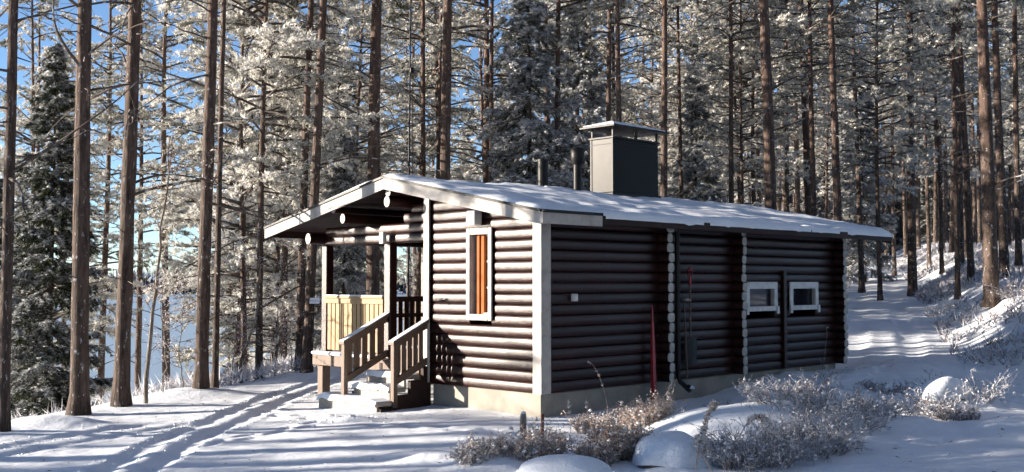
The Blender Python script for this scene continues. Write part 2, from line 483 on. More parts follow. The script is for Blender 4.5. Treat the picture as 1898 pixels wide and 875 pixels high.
def far_trees(name, fh, y0, depth, x0, x1, n, hmin, hmax, fr, label):
    r = np.random.default_rng(5)
    x = r.uniform(x0, x1, n); t = r.uniform(0, 1, n) ** 1.5; h = r.uniform(hmin, hmax, n)
    z = fh(x, t); y = y0 + t * depth
    Vs = []; Ts = []; F = []
    k = 7
    for lev in range(3):
        zb = z + h * (0.08 + 0.28 * lev); zt = z + h * min(1.0, 0.55 + 0.26 * lev); rad = h * (0.17 - 0.045 * lev)
        a = np.arange(k) * 2 * math.pi / k
        jit = r.uniform(0.6, 1.25, (n, k))
        ring = np.stack([x[:, None] + rad[:, None] * np.cos(a) * jit, y[:, None] + rad[:, None] * np.sin(a) * jit, zb[:, None] + r.uniform(-.3, .3, (n, k))], -1)
        apex = np.stack([x, y, zt], -1)[:, None, :]
        base = sum(len(q) for q in Vs)
        Vs.append(np.concatenate([ring, apex], 1).reshape(-1, 3))
        off = base + np.arange(n)[:, None] * (k + 1)
        for j in range(k):
            Ts.append(np.concatenate([off + j, off + (j + 1) % k, off + k], 1)); F.append(np.clip(r.normal(fr, .2, n), 0, 1))
    o = link(name, tri_mesh(name, np.concatenate(Vs), np.concatenate(Ts), M['farwood'], np.concatenate(F)))
    tag(o, label, 'forest', None, 'stuff')
f1 = hill('hills', 560, 90, 4, -900, 250, 2.3, 'low snowy shore across the lake')
far_trees('far_wood', f1, 562, 60, -560, 120, 1500, 5, 10, 0.10, 'dark wooded shore across the lake')
f2 = hill('hills', 800, 260, 12, -1300, 350, 7.7, 'low hill rising behind the far shore')
far_trees('far_wood', f2, 815, 240, -760, 160, 2600, 5, 9, 0.55, 'pale frosted forest on the hill behind the far shore')

# ------------------------------------------------------------------ log cabin
# cabin space: x runs back along the long wall, y runs along the front wall, origin at the near corner
cabin = empty('log_cabin', (0.38, 14.2, 0), (0, 0, R(45)))
tag(cabin, 'dark brown log cabin with porch, snowy roof and white corner boards', 'cabin')
RY, RZ, SL = 2.65, 3.28, 0.2
def rz(y): return RZ - SL * abs(y - RY)
Z0, PITCH, NLOG = 0.30, 0.145, 16
LEN, WFR, WID, PD = 7.75, 2.21, 4.9, 2.3       # wall length, front wall width, cabin width, porch depth

# footing
foot = MB()
foot.box((0.012, 0.012, -0.5), (PD + .1, 1.42, 0.297), 0, 0.01)
foot.box((0.045, 1.421, -0.5), (PD + .1, WFR - .01, 0.297), 0, 0.01)
foot.box((PD + .101, 0.014, -0.5), (LEN - .02, WID - .02, 0.297), 0, 0.01)
foot.build('foundation', M['concrete'], cabin)

# one log, unit length along x, outward -y, height PITCH about z=0
def log_mesh(name, bulge, mats, back=0.09, seed=0):
    m = MB(); n = 9; h = PITCH / 2 - 0.001
    prof = []
    for k in range(n + 1):
        a = math.pi * k / n - math.pi / 2
        prof.append((-bulge * math.cos(a) ** 0.6 if math.cos(a) > 1e-6 else 0.0, h * math.sin(a)))
    segs = 6
    rr = random.Random(seed)
    rows = []
    for s_ in range(segs + 1):
        t = s_ / segs; row = []
        dz = rr.uniform(-.0015, .0015); dy = rr.uniform(-.002, .002)
        for (y, z) in prof:
            row.append(len(m.v)); m.v.append((t, y + dy, z + dz))
        rows.append(row)
    for a, b in zip(rows, rows[1:]):
        for k in range(n):
            m.f.append((a[k], b[k], b[k + 1], a[k + 1])); m.m.append(0); m.s.append(True)
    for t, mi in ((0, 1), (1, 1)):
        m.quad([(t, y, z) for (y, z) in prof] + [(t, back, h), (t, back, -h)], mi)
    m.quad([(0, 0, h), (1, 0, h), (1, back, h), (0, back, h)]); m.quad([(0, 0, -h), (0, back, -h), (1, back, -h), (1, 0, -h)])
    m.quad([(0, back, -h), (0, back, h), (1, back, h), (1, back, -h)])
    return m.mesh(name, mats)
LOGS = [log_mesh('log', 0.035, [M['log'], M['log']], seed=k) for k in range(4)]
front_wall = empty('front_wall'); front_wall.parent = cabin
side_wall = empty('side_wall'); side_wall.parent = cabin
back_wall = empty('porch_wall'); back_wall.parent = cabin
def log(parent, kind, a, b, z, plane):
    """kind F: along y on the plane x, facing -x; S: along x on the plane y, facing -y"""
    me = LOGS[random.randrange(4)]
    j = random.uniform(-.003, .003)
    if kind == 'F': return link('log', me, parent, (plane + j, b, z), (0, 0, R(-90)), (b - a, 1, 1))
    if kind == 'S': return link('log', me, parent, (a, plane + j, z), None, (b - a, 1, 1))
    if kind == 'L': return link('log', me, parent, (b, plane + j, z), (0, 0, R(180)), (b - a, 1, 1))
WIN = (0.86, 1.37, 1.23, 2.50)                 # front window outer frame: y0 y1 z0 z1
for i in range(20):
    z = Z0 + PITCH * (i + 0.5)
    ztop = z + PITCH / 2
    need = ztop + 0.09                          # start where the roof clears the log
    y0 = 0.0 if rz(0) >= need else RY - (RZ - need) / SL
    y1 = WFR
    if y0 > y1 - 0.1: continue
    if ztop > WIN[2] + .05 and z - PITCH / 2 < WIN[3] - .05:
        if WIN[0] + .04 - y0 > 0.1: log(front_wall, 'F', y0, WIN[0] + 0.04, z, 0.0)
        log(front_wall, 'F', max(y0, WIN[1] - 0.04), y1, z, 0.0)
    else:
        log(front_wall, 'F', y0, y1, z, 0.0)
WA, WB = (4.72, 5.66, 1.28, 1.76), (6.06, 7.0, 1.28, 1.76)
for i in range(NLOG):
    z = Z0 + PITCH * (i + 0.5)
    cuts = [(0.0, 2.53), (2.53, 4.45), (4.45, LEN)]
    if z + .07 > WA[2] + .03 and z - .07 < WA[3] - .03:
        cuts = [(0.0, 2.53), (2.53, 4.45), (4.45, WA[0] + .05), (WA[1] - .05, WB[0] + .05), (WB[1] - .05, LEN)]
    for a, b in cuts:
        log(side_wall, 'S', a, b, z, 0.0)
    log(back_wall, 'F', WFR, WID, z, PD)
for i in range(NLOG):                          # far side wall behind the porch, room side
    z = Z0 + PITCH * (i + 0.5)
    log(back_wall, 'L', PD, LEN, z, WID)
inner = MB(); inner.box((0.09, WFR - .085, 0.3), (PD, WFR - .01, 2.95)); inner.build('porch_side_panel', M['dark'], back_wall)
rear = MB()
rear.prism([(LEN - .1, 0.1, 0.3), (LEN - .1, WID - .1, 0.3), (LEN - .1, WID - .1, rz(WID) - .1), (LEN - .1, RY, rz(RY) - .1), (LEN - .1, 0.1, rz(.1) - .1)], (0.09, 0, 0))
rear.build('rear_gable', M['dark'], cabin)
g2 = MB()
zt_ = Z0 + PITCH * NLOG
g2.prism([(PD + .02, WFR - .3, zt_), (PD + .02, WID, zt_), (PD + .02, WID, rz(WID) - .1), (PD + .02, RY, rz(RY) - .1), (PD + .02, WFR - .3, rz(WFR - .3) - .1)], (0.08, 0, 0))
g2.build('porch_gable_boards', M['dark'], back_wall)

# white painted log ends of the cross walls
def end_mesh(seed):
    rr = random.Random(seed); m = MB(); n = 12
    w, h = rr.uniform(.060, .074), PITCH / 2 * rr.uniform(.98, 1.02)
    rings = []
    for y, f in ((0.05, 1.0), (-0.205, 1.0), (-0.218, .93)):
        r = []
        for k in range(n):
            a = 2 * math.pi * k / n
            c, s_ = math.cos(a), math.sin(a)
            r.append(len(m.v)); m.v.append((math.copysign(abs(c) ** .8, c) * w * f, y, math.copysign(abs(s_) ** .75, s_) * h * f))
        rings.append(r)
    for q, (a, b) in enumerate(zip(rings, rings[1:])):
        for k in range(n):
            m.f.append((a[k], a[(k + 1) % n], b[(k + 1) % n], b[k])); m.m.append(q); m.s.append(True)
    m.f.append(tuple(rings[-1])); m.m.append(1); m.s.append(False)
    return m.mesh('log_end', [M['log'], M['endpaint']])
ENDS = [end_mesh(k) for k in range(5)]
for cx in (2.53, 4.45, 7.70):
    cw = empty('cross_wall_corner'); cw.parent = cabin
    for i in range(NLOG):
        z = Z0 + PITCH * (i + 0.5)
        big = 1.28 if (cx < 3 and i in (NLOG - 3, NLOG - 1)) else random.uniform(.78, 1.12)
        link('log_end', random.choice(ENDS), cw, (cx + random.uniform(-.006, .006), random.uniform(-.012, .012), z), None, (big, 1, 1))

# corner boards and vertical trim
t = MB(); t.box((-0.075, -0.075, 0.30), (-0.05, 0.085, 2.62), 0, .004); t.box((-0.05, -0.0755, 0.301), (0.11, -0.05, 2.60), 0, .004)
t.build('corner_board', M['white'], cabin)
t = MB(); t.box((-0.085, WFR - .06, 0.32), (-0.055, WFR + .06, rz(WFR) - .12), 0, .004); t.box((-0.055, WFR + .035, 0.32), (0.06, WFR + .0595, 2.9), 0, .004)
t.build('trim_board', M['white'], cabin)

# roof
XA, XB, YA, YB = -0.5, 8.9, -0.5, 5.78
roof = empty('roof'); roof.parent = cabin
def slab(ya, yb, xa, xb, top, thick):
    m = MB()
    P = lambda x, y, d: (x, y, rz(y) + d)
    m.quad([P(xa, ya, top), P(xb, ya, top), P(xb, yb, top), P(xa, yb, top)])
    m.quad([P(xa, ya, top - thick), P(xa, yb, top - thick), P(xb, yb, top - thick), P(xb, ya, top - thick)])
    for (p, q) in (((xa, ya), (xb, ya)), ((xb, ya), (xb, yb)), ((xb, yb), (xa, yb)), ((xa, yb), (xa, ya))):
        m.quad([P(*p, top), P(*p, top - thick), P(*q, top - thick), P(*q, top)])
    return m
for ya, yb in ((YA, RY), (RY, YB)):
    slab(ya, yb, XA, XB, 0.0, 0.025).build('roofing_sheet', M['felt'], roof)
    # boarded soffit, each board its own piece running along the ridge
    n = int(abs(yb - ya) / 0.145)
    for k in range(n):
        a = ya + (yb - ya) * k / n; b = ya + (yb - ya) * (k + 1) / n
        slab(a + .004, b - .004, XA + .04, XB - .03, -0.027, 0.022).build('soffit_board', M['dark'], roof)
# bargeboards
def barge(ya, yb, x, name='bargeboard', mat='white', h=.155, th=.028, top=-.022):
    m = MB()
    m.prism([(x, ya, rz(ya) + top), (x, yb, rz(yb) + top), (x, yb, rz(yb) + top - h), (x, ya, rz(ya) + top - h)], (-th, 0, 0))
    return m.build(name, M[mat], roof)
barge(YA, RY - .001, XA); barge(RY + .001, YB, XA)
barge(YA, RY - .001, XB + .03, mat='dark'); barge(RY + .001, YB, XB + .03, mat='dark')
for ya, yb in ((YA, RY), (RY, YB)):           # black drip edge over the bargeboard
    m = MB(); m.prism([(XA - .05, ya, rz(ya) + .012), (XA - .05, yb, rz(yb) + .012), (XA - .05, yb, rz(yb) - .02), (XA - .05, ya, rz(ya) - .02)], (.049, 0, 0))
    m.build('drip_edge', M['black'], roof)
f = MB(); f.box((XA - .028, YA - .03, rz(YA) - .165), (.62, YA - .002, rz(YA) - .022), 0, .004); f.build('fascia_board', M['white'], roof)
f = MB(); f.box((.622, YA - .03, rz(YA) - .14), (XB, YA - .002, rz(YA) - .022), 0, .004); f.build('fascia_board', M['dark'], roof)
f = MB(); f.box((XA - .028, YA - .045, rz(YA) - .026), (.62, YA - .004, rz(YA) + .012), 0, .003); f.build('drip_edge', M['black'], roof)
f = MB(); f.box((XA, YB + .002, rz(YB) - .16), (XB, YB + .03, rz(YB) - .022), 0, .004); f.build('fascia_board', M['dark'], roof)
# snow blanket on the roof, thinner in patches, drooping over the eave
def roof_snow(ya, yb):
    nx_, ny_ = 210, 44
    xs = np.linspace(XA - .012, XB + .02, nx_); ts = np.linspace(0, 1, ny_)
    X, T = np.meshgrid(xs, ts)
    over = 0.035 + 0.05 * vnoise(xs * 1.7, xs * 0 + 3) + .035 * vnoise(xs * 6, xs * 0 + 8)
    if ya < 0:
        over = np.where(xs < .67, -0.005, over + 0.02)
        Ya = ya - over
    else:
        Ya = ya - 0 * xs
    Yb = yb + (0 if yb < 3 else 0.03) + 0 * xs
    Y = Ya[None, :] * (1 - T) + Yb[None, :] * T
    th = 0.055 + 0.05 * fbm(X * 0.8, Y * 0.8 + 5, 3) + 0.03 * fbm(X * 3, Y * 3, 3)
    edge = np.minimum(sst(0, 0.05, T if ya < 0 else 1 - T), np.minimum(sst(0, 0.08, X - xs[0]), sst(0, 0.1, xs[-1] - X)))
    Zr = RZ - SL * np.abs(np.clip(Y, YA, YB) - RY)
    Z = Zr + 0.008 + np.clip(th, 0.012, 1) * (0.25 + 0.75 * edge)
    if ya < 0:
        hole = np.exp(-((X - 5.9 - (Y + .33) * 2) / .8) ** 2 - ((Y + .33 + .04 * np.sin(X * 7)) / .045) ** 2) + np.exp(-((X - 7.15) / .45) ** 2 - ((Y + .40 + .03 * np.sin(X * 5)) / .035) ** 2)
        hole += 0.9 * np.exp(-((X - .95) / .3) ** 2 - ((Y + .36) / .035) ** 2)
        Z = Z - 0.12 * np.clip(hole, 0, 1)
        drop = np.clip(YA - 0.006 - Y, 0, 1)
        Z = Z - drop * (0.9 + 1.2 * vnoise(X * 4, X * 0 + 9))
    V = np.stack([X, Y, Z], -1).reshape(-1, 3)
    # underside skirt so that the blanket has thickness
    V2 = np.stack([X, Y, np.minimum(Z - 0.03, Zr - 0.012 - (0.05 if ya < 0 else 0) * sst(0.03, 0, T))], -1).reshape(-1, 3)
    i = np.arange(ny_ - 1)[:, None] * nx_ + np.arange(nx_ - 1)[None, :]
    Q = np.stack([i, i + 1, i + nx_ + 1, i + nx_], -1).reshape(-1, 4)
    n = len(V)
    b = [np.arange(nx_), np.arange(ny_) * nx_ + nx_ - 1, (np.arange(nx_) + (ny_ - 1) * nx_)[::-1], (np.arange(ny_) * nx_)[::-1]]
    S = [np.stack([e[:-1], e[:-1] + n, e[1:] + n, e[1:]], -1) for e in b]
    me = tri_mesh('roof_snow', np.concatenate([V, V2]), np.concatenate([Q] + S), M['snow_fine'], smooth=True)
    link('roof_snow', me, roof)
roof_snow(YA, RY + .01); roof_snow(RY - .01, YB)

# purlin and beam ends under the gable
def beam(name, a, b, r, n=14, sy=1.15, mats=None):
    m = MB(); m.tube([a, b], [r, r], n, 0, caps=(1, 1), sy=sy)
    return m.build(name, mats or [M['log'], M['endpaint']], cabin)
beam('ridge_purlin', (-.44, RY, 3.055), (PD, RY, 3.055), .055, sy=1.0)
beam('ridge_purlin', (-.46, RY, 2.925), (PD, RY, 2.925), .066, sy=1.25)
beam('purlin', (-.42, 3.78, 2.725), (PD, 3.78, 2.725), .06, sy=1.25)
beam('purlin', (-.42, 4.02, 2.87), (PD, 4.02, 2.87), .055, sy=1.0)
beam('wall_plate', (-.32, 4.84, 2.45), (PD, 4.84, 2.45), .07, sy=1.25)
m = MB(); m.box((-.17, 3.10, 2.33), (-.10, 3.20, 2.51)); m.build('beam_end', M['endpaint'], cabin)
# logs over the porch opening
for (z, a, b) in ((2.56, WFR + .06, 4.75), (2.415, WFR + .06, 4.8)):
    log(front_wall, 'F', a, b, z, 0.0)
log(front_wall, 'F', WFR + .06, 2.78, 2.705, 0.0); log(front_wall, 'F', WFR + .06, 2.60, 2.85, 0.0)

# front window
wp = empty('front_window'); wp.parent = cabin
y0, y1, z0, z1 = WIN
XO, XI = -0.075, -0.048
fr = MB()
fr.box((XO, y0, z0), (XI, y0 + .075, z1)); fr.box((XO, y1 - .075, z0), (XI, y1, z1))
fr.box((XO, y0 + .0752, z1 - .09), (XI, y1 - .0752, z1)); fr.box((XO, y0 + .0752, z0), (XI, y1 - .0752, z0 + .085))
fr.build('frame', M['white'], wp)
rv = MB()                                       # deep reveal boards lining the opening
rv.box((XI + .001, y1 - .085, z0 + .05), (0.16, y1 - .055, z1 - .06))
rv.build('reveal_board', M['white'], wp)
rv = MB(); rv.box((XI + .001, y0 + .05, z0 + .05), (0.16, y0 + .08, z1 - .06)); rv.build('reveal_board', M['white'], wp)
rv = MB(); rv.box((XI + .001, y0 + .0802, z0 + .05), (0.16, y1 - .0852, z0 + .075)); rv.build('sill', M['white'], wp)
rv = MB(); rv.box((XI + .001, y0 + .0802, z1 - .08), (0.16, y1 - .0852, z1 - .06)); rv.build('head_board', M['white'], wp)
sh = MB()
sh.box((0.0, y1 - .29, z0 + .08), (0.05, y1 - .14, z1 - .085), 0, .004); sh.box((-.02, y1 - .215, z0 + .08), (-.0005, y1 - .195, z1 - .085), 0, .003)
sh.build('pine_jamb', M['orange'], wp)
gl = MB(); gl.box((0.07, y0 + .081, z0 + .078), (0.078, y1 - .09, z1 - .083), 0, .001); gl.build('pane', M['glass'], wp)
for k in range(4):
    zz = z0 + .09 + (z1 - z0 - .19) * k / 3
    s_ = MB(); s_.box((0.03, y0 + .0805, zz - .012), (0.069, y0 + .215, zz + .012), 0, .002); s_.build('glazing_bar', M['endpaint'], wp)
sn = MB(); sn.box((-.04, y0 + .09, z0 + .0755), (0.04, y0 + .2, z0 + .105), 0, .014); sn.build('sill_snow', M['snow_fine'], wp)

# side windows: white frames with drooping sill ends
for (x0, x1, z0, z1) in (WA, WB):
    wp = empty('side_window'); wp.parent = cabin
    fr = MB()
    YO, YI = -0.075, -0.045
    fr.box((x0, YO, z1 - .115), (x1, YI, z1)); fr.box((x0, YO, z0), (x1, YI, z0 + .08))
    fr.box((x0, YO, z0 + .0802), (x0 + .10, YI, z1 - .1152)); fr.box((x1 - .10, YO, z0 + .0802), (x1, YI, z1 - .1152))
    fr.build('frame', M['winpaint'], wp)
    for xx in (x0 - .02, x1 - .05):
        e = MB(); e.box((xx, YO - .022, z0 - .05), (xx + .07, YO - .001, z0 + (.12 if xx < x0 else .08))); e.build('sill_bracket', M['winpaint'], wp)
    gl = MB(); gl.box((x0 + .06, 0.0, z0 + .05), (x1 - .06, 0.01, z1 - .08), 0, .001); gl.build('pane', M['glass'], wp)
    rv = MB(); rv.box((x0 + .07, YI + .001, z0 + .055), (x0 + .0995, 0.06, z1 - .09)); rv.box((x1 - .0995, YI + .001, z0 + .055), (x1 - .07, 0.06, z1 - .09))
    rv.box((x0 + .1, YI + .001, z0 + .055), (x1 - .1, 0.06, z0 + .0795)); rv.box((x0 + .1, YI + .001, z1 - .1145), (x1 - .1, 0.06, z1 - .09))
    rv.build('reveal_board', M['white'], wp)
# upright stiffening post between the side windows
m = MB(); m.box((5.84, -0.085, 0.31), (5.93, -0.035, 1.95), 0, .01); m.build('stiffening_post', M['log'], cabin)

# downpipe by the first cross wall
m = MB(); m.tube([(2.70, -.2, 2.5), (2.70, -.2, .38), (2.70, -.24, .3), (2.72, -.34, .22)], [.036] * 4, 12); m.build('downpipe', M['black'], cabin)
m = MB(); m.tube([(2.72, -.345, .225), (2.725, -.40, .20)], [.05, .055], 10); m.tube([(2.7, -.4, .222), (2.72, -.44, .235), (2.74, -.46, .222)], [.012, .03, .01], 8, 1); m.build('downpipe_shoe', [M['black'], M['snow_fine']], cabin)

# small fittings on the walls
lp = empty('wall_lamp'); lp.parent = cabin
m = MB(); m.box((-.20, 1.06, 2.535), (-.055, 1.24, 2.71), 0, .012); m.build('housing', M['grey_plastic'], lp)
m = MB(); m.box((-.195, 1.065, 2.7105), (-.06, 1.235, 2.735), 0, .012); m.build('snow_cap', M['snow_fine'], lp)
m = MB(); m.box((-.055, 1.12, 2.70), (-.04, 1.16, 2.78)); m.build('bracket', M['black'], lp)
m = MB(); m.box((.52, -.10, 1.50), (.62, -.05, 1.60), 0, .008); m.box((.535, -.107, 1.515), (.605, -.1005, 1.585), 0, .003); m.build('socket_box', M['grey_plastic'], cabin)
m = MB(); m.tube([(-.04, 1.87, 1.49), (-.12, 1.87, 1.49), (-.135, 1.87, 1.45)], [.014, .014, .012], 8); m.box((-.10, 1.84, 1.505), (-.08, 1.90, 1.53)); m.build('wall_tap', M['steel'], cabin)

# chimney and pipes
ch = empty('chimney'); ch.parent = cabin
CXa, CXb, CYa, CYb, CZ = 4.55, 5.86, 2.55, 3.07, 4.32
m = MB()
m.box((CXa, CYa, 2.9), (CXb, CYb, CZ), 0, .006)
for yy in (CYa - .006, CYb - .03): m.box((CXa - .012, yy, 3.1), (CXa - .0005, yy + .036, CZ), 1, .002)
m.box((CXa - .03, CYa - .03, CZ + .0005), (CXb + .03, CYb + .03, CZ + .035), 1, .004)
m.box((CXa - .008, CYa - .008, CZ - .10), (CXb + .008, CYb + .008, CZ - .09), 1, .002)
m.build('chimney_casing', [M['chimney'], M['black']], ch)
m = MB(); m.box((CXa - .05, CYa - .05, 3.12), (CXb + .05, CYb + .05, 3.36), 0, .02); m.build('flashing', M['black'], ch)
for (xx, yy) in ((CXa + .02, CYa + .02), (CXb - .02, CYa + .02), (CXa + .02, CYb - .02), (CXb - .02, CYb - .02), ((CXa + CXb) / 2, CYa + .02)):
    q = MB(); q.box((xx - .015, yy - .015, CZ + .0355), (xx + .015, yy + .015, CZ + .225), 0, .002); q.build('cap_post', M['black'], ch)
m = MB()
a, b, c, d = CXa - .14, CXb + .14, CYa - .14, CYb + .14
zc, zr = CZ + .225, CZ + .34
rm = (c + d) / 2
base = [(a, c, zc), (b, c, zc), (b, d, zc), (a, d, zc)]
r1, r2 = (a + .42, rm, zr), (b - .42, rm, zr)
m.quad(base[::-1]); m.quad([base[0], base[1], r2, r1]); m.quad([base[2], base[3], r1, r2]); m.quad([base[1], base[2], r2]); m.quad([base[3], base[0], r1])
m.box((a - .006, c - .006, zc - .03), (b + .006, d + .006, zc - .001), 0, .002)
m.build('chimney_cap', M['black'], ch)
m = MB()
up = lambda p, k: (p[0], p[1], p[2] + k)
q = [up((p[0] + (.04 if p[0] == a else -.04), p[1] + (.04 if p[1] == c else -.04), p[2] + .01), .006) for p in base]; q2 = [up((p[0] + (rm - p[1]) * 0 + (.05 if p[0] == a else -.05), p[1] + (.05 if p[1] == c else -.05), p[2] + .02), .012) for p in base]
t1, t2 = up(r1, .022), up(r2, .022)
for k in range(4): m.quad([q[k], q[(k + 1) % 4], q2[(k + 1) % 4], q2[k]], 0, True)
m.quad([q2[0], q2[1], t2, t1], 0, True); m.quad([q2[2], q2[3], t1, t2], 0, True); m.quad([q2[1], q2[2], t2], 0, True); m.quad([q2[3], q2[0], t1], 0, True)
m.build('cap_snow', M['snow_fine'], ch)
vp = empty('vent_pipe'); vp.parent = cabin
m = MB(); m.tube([(2.66, 2.48, 3.1), (2.66, 2.48, 3.76)], [.088, .088], 20); m.tube([(2.66, 2.48, 3.74), (2.66, 2.48, 3.775)], [.094, .094], 20); m.build('pipe', M['black'], vp)
m = MB(); m.tube([(2.62, 2.36, 3.24), (2.62, 2.36, 3.30), (2.62, 2.36, 3.33)], [.11, .085, .02], 12); m.build('pipe_snow', M['snow_fine'], vp)
vp = empty('vent_pipe'); vp.parent = cabin
m = MB(); m.tube([(3.45, 2.42, 3.05), (3.45, 2.42, 3.74)], [.072, .072], 18); m.tube([(3.45, 2.42, 3.74), (3.45, 2.42, 3.78), (3.45, 2.42, 4.00), (3.45, 2.42, 4.03)], [.073, .118, .118, .09], 20); m.build('pipe', M['black'], vp)

# ------------------------------------------------------------------ porch
DECK = 0.60
porch = empty('porch'); porch.parent = cabin
nb = 18
for k in range(nb):                              # floor planks
    a = 0.0 + (PD) * k / nb
    m = MB(); m.box((a + .003 - .1, WFR + .07, DECK - .035), (a + PD / nb - .003 - .1, WID + .05, DECK), 0, .004); m.build('floor_plank', M['railwood'], porch)
m = MB(); m.box((-.15, WFR + .07, DECK - .17), (-.105, WID + .04, DECK - .001), 0, .006); m.build('edge_beam', M['railwood'], porch)
m = MB(); m.box((-.19, 3.3, DECK + .0005), (.25, WID + .04, DECK + .05), 0, .022); m.build('deck_snow', M['snow_fine'], porch)
for (yy, w_) in ((4.76, .07), (3.14, .075)):
    m = MB(); m.box((-.06, yy - w_, DECK), (.08, yy + w_, 2.34), 0, .012); m.build('post', M['log'], porch)
m = MB(); m.box((PD - .2, WID - .13, DECK), (PD - .06, WID + .01, 2.38), 0, .012); m.build('post', M['log'], porch)
for yy, x in ((4.76, -.05), (4.76, PD - .15), (3.5, .9)):
    m = MB(); m.box((x - .075, yy - .075, -.5), (x + .075, yy + .075, DECK - .18), 0, .01); m.build('support_post', M['railwood'], porch)
# front balustrade
br = empty('front_balustrade'); br.parent = porch
m = MB(); m.box((-.075, 3.22, 1.42), (-.03, 4.70, 1.50), 0, .006); m.box((-.09, 3.22, 1.5005), (.03, 4.70, 1.535), 0, .008); m.build('top_rail', M['pale'], porch)
m = MB(); m.box((-.03, 3.22, .72), (.0, 4.69, .80), 0, .004); m.build('bottom_rail', M['pale'], porch)
for k in range(13):
    yy = 3.24 + k * (1.44 / 13)
    m = MB(); m.box((-.052, yy + .010, .68), (-.031, yy + .1, 1.419), 0, .003); m.build('baluster_board', M['pale'], porch)
m = MB(); m.box((-.085, 3.23, 1.5355), (.025, 4.69, 1.555), 0, .01); m.build('rail_snow', M['snow_fine'], porch)
# side balustrade at the back of the porch
m = MB(); m.box((.1, WID - .09, 1.42), (PD - .2, WID - .03, 1.51), 0, .006); m.build('top_rail', M['railwood'], porch)
m = MB(); m.box((.1, WID - .08, 1.15), (PD - .2, WID - .05, 1.22), 0, .006); m.build('middle_rail', M['railwood'], porch)
m = MB(); m.box((.1, WID - .08, .70), (PD - .2, WID - .05, .78), 0, .006); m.build('bottom_rail', M['railwood'], porch)
for k in range(15):
    xx = .12 + k * .13
    m = MB(); m.box((xx, WID - .05, .66), (xx + .095, WID - .03, 1.419), 0, .003); m.build('baluster_board', M['railwood'], porch)
for bo in [br]: bpy.data.objects.remove(bo)

# ------------------------------------------------------------------ stairs
st = empty('staircase'); st.parent = cabin
treads = [(-.98, -.62, .09, 2.20, 3.62), (-.72, -.42, .26, 2.24, 3.12), (-.46, -.18, .43, 2.24, 3.12)]
for (xa, xb, zt, ya, yb) in treads:
    m = MB(); m.box((xa, ya, zt - .06), (xb, yb, zt), 0, .01); m.box((xa + .02, ya + .02, zt - .2), (xa + .06, yb - .02, zt - .0605), 0, .006)
    m.build('step', M['stepwood'], st)
    s = MB()
    nn = 9
    hts = [random.uniform(.03, .065) for _ in range(nn + 1)]
    for k in range(nn):
        a_, b_ = ya + .02 + (yb - ya - .04) * k / nn, ya + .02 + (yb - ya - .04) * (k + 1) / nn
        h0, h1 = hts[k], hts[k + 1]
        if k == 0: h0 = .012
        if k == nn - 1: h1 = .012
        x0_, x1_ = xa - .028, xb
        lp0, lp1 = zt - .03 + (h0 - .05), zt - .03 + (h1 - .05)
        P = [(x0_, a_, lp0), (x0_, b_, lp1), (x0_ + .035, b_, zt + h1), (x0_ + .035, a_, zt + h0)]
        s.quad(P, 0, True); s.quad([P[3], P[2], (x1_ - .02, b_, zt + h1 * .9), (x1_ - .02, a_, zt + h0 * .9)], 0, True)
        s.quad([(x1_ - .02, a_, zt + h0 * .9), (x1_ - .02, b_, zt + h1 * .9), (x1_, b_, zt + .001), (x1_, a_, zt + .001)], 0, True)
        if k in (0, nn - 1):
            yy = a_ if k == 0 else b_; hh = h0 if k == 0 else h1
            s.quad([(x0_, yy, zt + .001), (x0_ + .035, yy, zt + hh), (x1_ - .02, yy, zt + hh), (x1_, yy, zt + .001)], 0, True)
    s.build('step_snow', M['snow_fine'], st)
for yy in (2.17, 3.13):                         # closed strings under the flight
    m = MB()
    m.prism([(-.93, yy, -.3), (-.93, yy, .0), (-.66, yy, .0), (-.66, yy, .17), (-.40, yy, .17), (-.40, yy, .36), (-.16, yy, .36), (-.16, yy, .55), (-.02, yy, .55), (-.02, yy, -.3)], (0, .06, 0))
    m.build('stringer', M['dark'], st)
def stair_rail(y, xn, zn, x1, z1, zb):
    sr = empty('stair_rail'); sr.parent = cabin
    sl = (z1 - zn) / (x1 - xn)
    m = MB(); m.box((xn - .035, y - .04, zb), (xn + .035, y + .04, zn - .02), 0, .006); m.build('newel_post', M['railwood'], sr)
    def bar(name, za, h, w, mat, ext=0.06):
        m = MB()
        a, b = xn - ext, x1
        z0_, z1_ = zn + sl * (a - xn) + za, z1 + za
        m.prism([(a, y - w / 2, z0_), (b, y - w / 2, z1_), (b, y - w / 2, z1_ + h), (a, y - w / 2, z0_ + h)], (0, w, 0)); m.build(name, M[mat], sr)
    bar('handrail', -.015, .04, .12, 'railwood'); bar('frost_on_handrail', .0255, .014, .10, 'snow_fine')
    bar('upper_rail', -.10, .08, .035, 'railwood', .0); bar('lower_rail', -.62, .10, .035, 'railwood', 0.0)
    n = 5
    for k in range(n):
        xx = xn + .045 + (x1 - xn - .06) * k / n; w = (x1 - xn - .06) / n * .72
        zz = lambda q: zn + sl * (q - xn)
        m = MB(); m.prism([(xx, y + .02, zz(xx) - .60), (xx + w, y + .02, zz(xx + w) - .60), (xx + w, y + .02, zz(xx + w) - .05), (xx, y + .02, zz(xx) - .05)], (0, .022, 0)); m.build('baluster', M['railwood'], sr)
stair_rail(2.19, -.68, .92, -.09, 1.19, .0)
stair_rail(3.13, -.84, .90, -.07, 1.26, .0)

